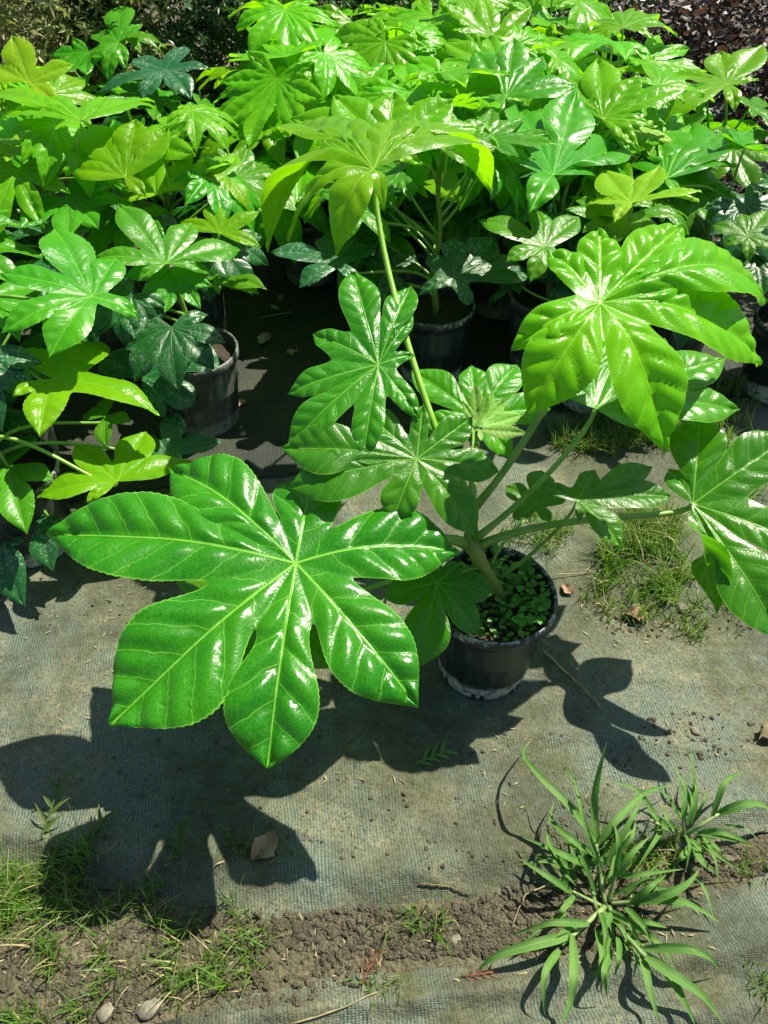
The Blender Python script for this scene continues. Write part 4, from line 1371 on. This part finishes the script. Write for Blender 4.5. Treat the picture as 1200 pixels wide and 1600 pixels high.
for i, (a) in enumerate((
    (1010, 890, 75, 60, 700, .035, .095), (1005, 830, 50, 40, 480, .04, .10), (970, 940, 60, 35, 260, .02, .05), (935, 690, 80, 24, 800, .02, .07), (1000, 672, 70, 30, 800, .03, .10),
    (1110, 960, 70, 45, 260, .02, .055), (1150, 760, 70, 70, 300, .03, .09), (1120, 640, 70, 40, 260, .03, .09), (840, 835, 50, 35, 280, .03, .07), (980, 905, 14, 18, 40, .02, .04),
    (10, 1420, 50, 70, 420, .03, .07), (110, 1350, 50, 35, 130, .03, .07), (160, 1405, 100, 25, 190, .02, .055), (300, 1440, 90, 35, 110, .02, .05), (90, 1490, 80, 50, 150, .02, .05),
    (250, 1540, 120, 35, 190, .02, .055), (390, 1490, 60, 30, 80, .02, .05), (60, 1585, 70, 30, 130, .02, .045), (650, 1450, 60, 22, 70, .02, .06), (560, 1545, 70, 12, 40, .01, .03),
    (995, 1330, 60, 35, 160, .02, .05), (1190, 1355, 40, 20, 60, .02, .04), (1190, 1545, 20, 15, 50, .01, .03), (330, 1330, 200, 50, 50, .01, .03))):
    grass_patch('fine grass growing through the mat', *a, seed=100 + i)

# crumbs of earth in the gap between the mats and where the mat is torn
def ico():
    t = (1 + 5 ** .5) / 2
    v = [(-1, t, 0), (1, t, 0), (-1, -t, 0), (1, -t, 0), (0, -1, t), (0, 1, t), (0, -1, -t), (0, 1, -t), (t, 0, -1), (t, 0, 1), (-t, 0, -1), (-t, 0, 1)]
    f = [(0, 11, 5), (0, 5, 1), (0, 1, 7), (0, 7, 10), (0, 10, 11), (1, 5, 9), (5, 11, 4), (11, 10, 2), (10, 7, 6), (7, 1, 8), (3, 9, 4), (3, 4, 2), (3, 2, 6), (3, 6, 8), (3, 8, 9), (4, 9, 5), (2, 4, 11), (6, 2, 10), (8, 6, 7), (9, 8, 1)]
    return [Vector(p).normalized() for p in v], f
IV, IF = ico()
def crumbs(label, areas, size, seed, mat='crumb'):
    rng = random.Random(seed)
    V, F = [], []
    for (px, py, rx, ry, n) in areas:
        for _ in range(n):
            a = rng.uniform(0, 6.28); r = math.sqrt(rng.random())
            p = on_ground(px + rx * r * math.cos(a), py + ry * r * math.sin(a))
            s = size * (0.35 + 1.6 * rng.random() ** 3)
            sc = Vector((s * rng.uniform(.7, 1.3), s * rng.uniform(.7, 1.3), s * rng.uniform(.5, .8)))
            b = len(V)
            for v in IV:
                j = rng.uniform(.75, 1.15)
                V.append(p + Vector((v.x * sc.x * j, v.y * sc.y * j, v.z * sc.z * j + sc.z * .35)))
            F += [tuple(b + k for k in f) for f in IF]
    tag(link('earth_crumbs', make_mesh('earth_crumbs', V, F, M[mat], False)), label, kind='stuff')
crumbs('crumbs of dry earth scattered in the gap between the mats', [(640, 1455, 250, 40, 1500), (830, 1440, 110, 55, 800), (950, 1420, 80, 70, 400), (1130, 1345, 90, 25, 300), (300, 1500, 300, 90, 900), (100, 1570, 150, 40, 300)], .0042, 201)
crumbs('grit and earth crumbs strewn over the rear mat', [(1060, 970, 130, 35, 260), (970, 940, 70, 50, 160), (950, 700, 110, 20, 160), (1090, 1150, 100, 40, 120), (600, 1250, 560, 120, 420), (200, 930, 220, 60, 160), (900, 1310, 50, 60, 200)], .0026, 202)

def scraps(label, areas, seed):
    rng = random.Random(seed)
    V, F = [], []
    for (px, py, rx, ry, n) in areas:
        for _ in range(n):
            a = rng.uniform(0, 6.28); r = math.sqrt(rng.random())
            p = on_ground(px + rx * r * math.cos(a), py + ry * r * math.sin(a)) + Vector((0, 0, .0025))
            ya = rng.uniform(0, 6.28); L = rng.uniform(.002, .010); w = rng.uniform(.0005, .0014)
            d = Vector((math.cos(ya), math.sin(ya), rng.uniform(-.05, .2))); sd = Vector((-math.sin(ya), math.cos(ya), 0))
            b = len(V)
            V += [p - d * L, p + sd * w + Vector((0, 0, .001)), p + d * L, p - sd * w + Vector((0, 0, .001)), p + Vector((0, 0, -.0012))]
            F += [(b, b + 1, b + 3), (b + 1, b + 2, b + 3), (b, b + 4, b + 1), (b + 1, b + 4, b + 2), (b + 2, b + 4, b + 3), (b + 3, b + 4, b)]
    tag(link('plant_scraps', make_mesh('plant_scraps', V, F, M['straw'], False)), label, kind='stuff')
scraps('tiny dry plant scraps strewn over the mats', [(300, 1200, 330, 170, 90), (150, 980, 200, 90, 60), (850, 1120, 330, 160, 50), (700, 1480, 420, 60, 70), (980, 1420, 160, 80, 70), (990, 940, 120, 70, 60), (200, 1500, 250, 80, 90), (430, 560, 60, 120, 20)], 301)

# ------------------------------------------------------------------ litter lying on the mat
def pebble(px, py, s, label, seed):
    rng = random.Random(seed)
    p = on_ground(px, py)
    import bmesh
    bm = bmesh.new()
    bmesh.ops.create_icosphere(bm, subdivisions=3, radius=1)
    for v in bm.verts:
        d = 1 + 0.30 * noise2(v.co.x * 0.45 + seed, v.co.y * 0.45 + v.co.z * .5, seed)
        v.co = Vector((v.co.x * d * 1.25, v.co.y * d * .9, v.co.z * d * .6)) * s
    me = bpy.data.meshes.new('pebble'); bm.to_mesh(me); bm.free()
    me.materials.append(M['stone'])
    me.polygons.foreach_set("use_smooth", [True] * len(me.polygons))
    tag(link('pebble', me, None, p + Vector((0, 0, s * .2)), (0, 0, rng.uniform(0, 3))), label, 'pebble', 'pebbles on the ground')
pebble(380, 686, .008, 'pale pebble on the mat in front of the grey dusty pot', 1)
pebble(378, 675, .004, 'tiny pale pebble just behind the larger one by the dusty pot', 2)
pebble(712, 1468, .008, 'pale stone lying in the earth gap beside the crabgrass', 3)
pebble(725, 1455, .005, 'smaller pale stone next to the one in the earth gap', 4)
pebble(1065, 955, .012, 'brown lump of stone at the foot of the grass clump', 5)
pebble(1085, 1145, .008, 'small earthy stone on the mat behind the smaller crabgrass', 6)
pebble(165, 1580, .010, 'rounded stone among the grass at the torn mat corner', 7)
pebble(235, 1575, .014, 'largest rounded stone among the grass at the torn mat corner', 8)

def litter_leaf(px, py, s, label, seed, mat='dryleaf', lift=.004):
    rng = random.Random(seed)
    p = on_ground(px, py)
    V, F = [], []
    N = 10
    for i in range(N + 1):
        t = i / N
        w = .36 * math.sin(math.pi * min(1, t * .96 + .02)) ** .8
        for k in (-2, -1, 0, 1, 2):
            x = k / 2 * w * (1 + .22 * rng.uniform(-1, 1)) + .06 * math.sin(4 * t + seed)
            z = .20 * abs(k) * .5 * (1 + .5 * math.sin(4 * t + seed)) + .28 * math.sin(7 * t + 1.3 * k + seed) * w + .12 * t * (1 - t)
            V.append(Vector(((t - .5), x, z)) * s)
    for i in range(N):
        for k in range(4):
            a = i * 5 + k
            F.append((a, a + 1, a + 6, a + 5))
    me = make_mesh('dry_leaf', V, F, M[mat])
    tag(link('dry_leaf', me, None, p + Vector((0, 0, lift)), (rng.uniform(-.15, .15), rng.uniform(-.15, .15), rng.uniform(0, 6.28))), label, 'dry leaf', 'dry leaves on the ground')
litter_leaf(415, 1330, .055, 'pinkish dry leaf at the edge of the huge leaf shadow', 11)
litter_leaf(990, 964, .045, 'flat tan dry leaf at the front of the grass clump', 12)
litter_leaf(885, 925, .03, 'curled straw-coloured leaf just right of the front pot', 13)
litter_leaf(415, 540, .05, 'pale dry leaf on the shaded path behind the dusty pot', 14)
litter_leaf(455, 560, .035, 'small pale dry leaf on the shaded path near the pointed green leaf', 15)
litter_leaf(430, 490, .03, 'sliver of dry leaf far up the shaded path', 16)
litter_leaf(1200, 1150, .05, 'dark dry leaf on the mat right of the earthy stone', 17, 'bark')
litter_leaf(440, 475, .03, 'pale leaf scrap farthest up the shaded path', 18)
litter_leaf(380, 640, .03, 'tan leaf scrap behind the pale pebbles', 19)

def twig(name, label, pts, r, mat, cat='twig'):
    P3 = [on_ground(px, py) + Vector((0, 0, z + r)) for px, py, z in pts]
    c = P3[0].copy()
    Q = []
    n = 12
    for i in range(n + 1):
        x = i / n * (len(P3) - 1); k = min(len(P3) - 2, int(x))
        Q.append(P3[k].lerp(P3[k + 1], x - k) + Vector((RNG.uniform(-1, 1), RNG.uniform(-1, 1), 0)) * r * .6)
    V, F = tube_data(Q, [r * (1 - .4 * i / n) for i in range(n + 1)], 7)
    tag(link(name, make_mesh(name, rel(V, c), F, M[mat]), None, c), label, cat, 'twigs and straws on the mat')
twig('twig', 'straight dry twig leaning away from the front pot towards the crabgrass', [(846, 1022, .004), (890, 1062, .003), (935, 1108, .002)], .0028, 'straw')
twig('straw', 'thin dry straw on the front mat below the earth gap', [(455, 1605, .002), (540, 1580, .002), (590, 1555, .003)], .0013, 'straw', 'straw')
twig('straw', 'bent dry straw lying over the earth gap left of the large crabgrass', [(885, 1372, .01), (820, 1400, .012), (800, 1445, .004)], .0014, 'straw', 'straw')
twig('straw', 'dark thin root lying across the rear mat edge', [(655, 1384, .003), (700, 1388, .002), (735, 1397, .002)], .0013, 'bark', 'straw')
twig('straw', 'long thin straw from the front pot rim to the grass clump', [(865, 905, .01), (905, 900, .004), (950, 893, .004)], .0012, 'straw', 'straw')
twig('straw', 'short pale straw on the far shaded path', [(405, 505, .002), (435, 498, .002), (455, 495, .002)], .0022, 'straw', 'straw')

def sprig(px, py, ang, L, label, mat, seed, leafy=False):
    rng = random.Random(seed)
    p = on_ground(px, py)
    e = link('sprig', None, None, p)
    tag(e, label, 'sprig', 'small sprigs on the mat')
    d = Vector((math.cos(ang), math.sin(ang), .12))
    V, F = tube_data([d * L * i / 6 + Vector((0, 0, .003)) for i in range(7)], [.0012] * 7, 6)
    link('stalk', make_mesh('stalk', V, F, M[mat]), e)
    for i in range(7):
        s = d * L * (i + 1) / 7.5 + Vector((0, 0, .003))
        a = ang + (0.8 if i % 2 else -.8)
        q = s + Vector((math.cos(a), math.sin(a), .25)) * L * (.42 if leafy else .3)
        V, F = blade_mesh([s, s.lerp(q, .5) + Vector((0, 0, .003)), q], .007 if leafy else .0035, .2)
        link('leaf', make_mesh('leaf', V, F, M[mat], True, BLADE_UV), e)
sprig(648, 1197, .35, .06, 'tiny green seedling on the bare mat in front of the pot', 'blade', 31, True)
sprig(560, 1545, 1.0, .05, 'rust-brown conifer sprig on the front mat', 'redleaf', 32)
sprig(720, 1528, .1, .045, 'rust-brown conifer sprig beside the drooping crabgrass blade', 'redleaf', 33)
sprig(72, 1320, 1.5, .09, 'upright feathery green seedling at the shadow of the huge leaf', 'grass', 34, True)
sprig(285, 1350, 1.7, .05, 'little green seedling poking into the huge leaf shadow', 'grass', 35, True)
sprig(125, 1345, 1.1, .07, 'bushy green seedling beside the feathery one', 'grass', 36, True)
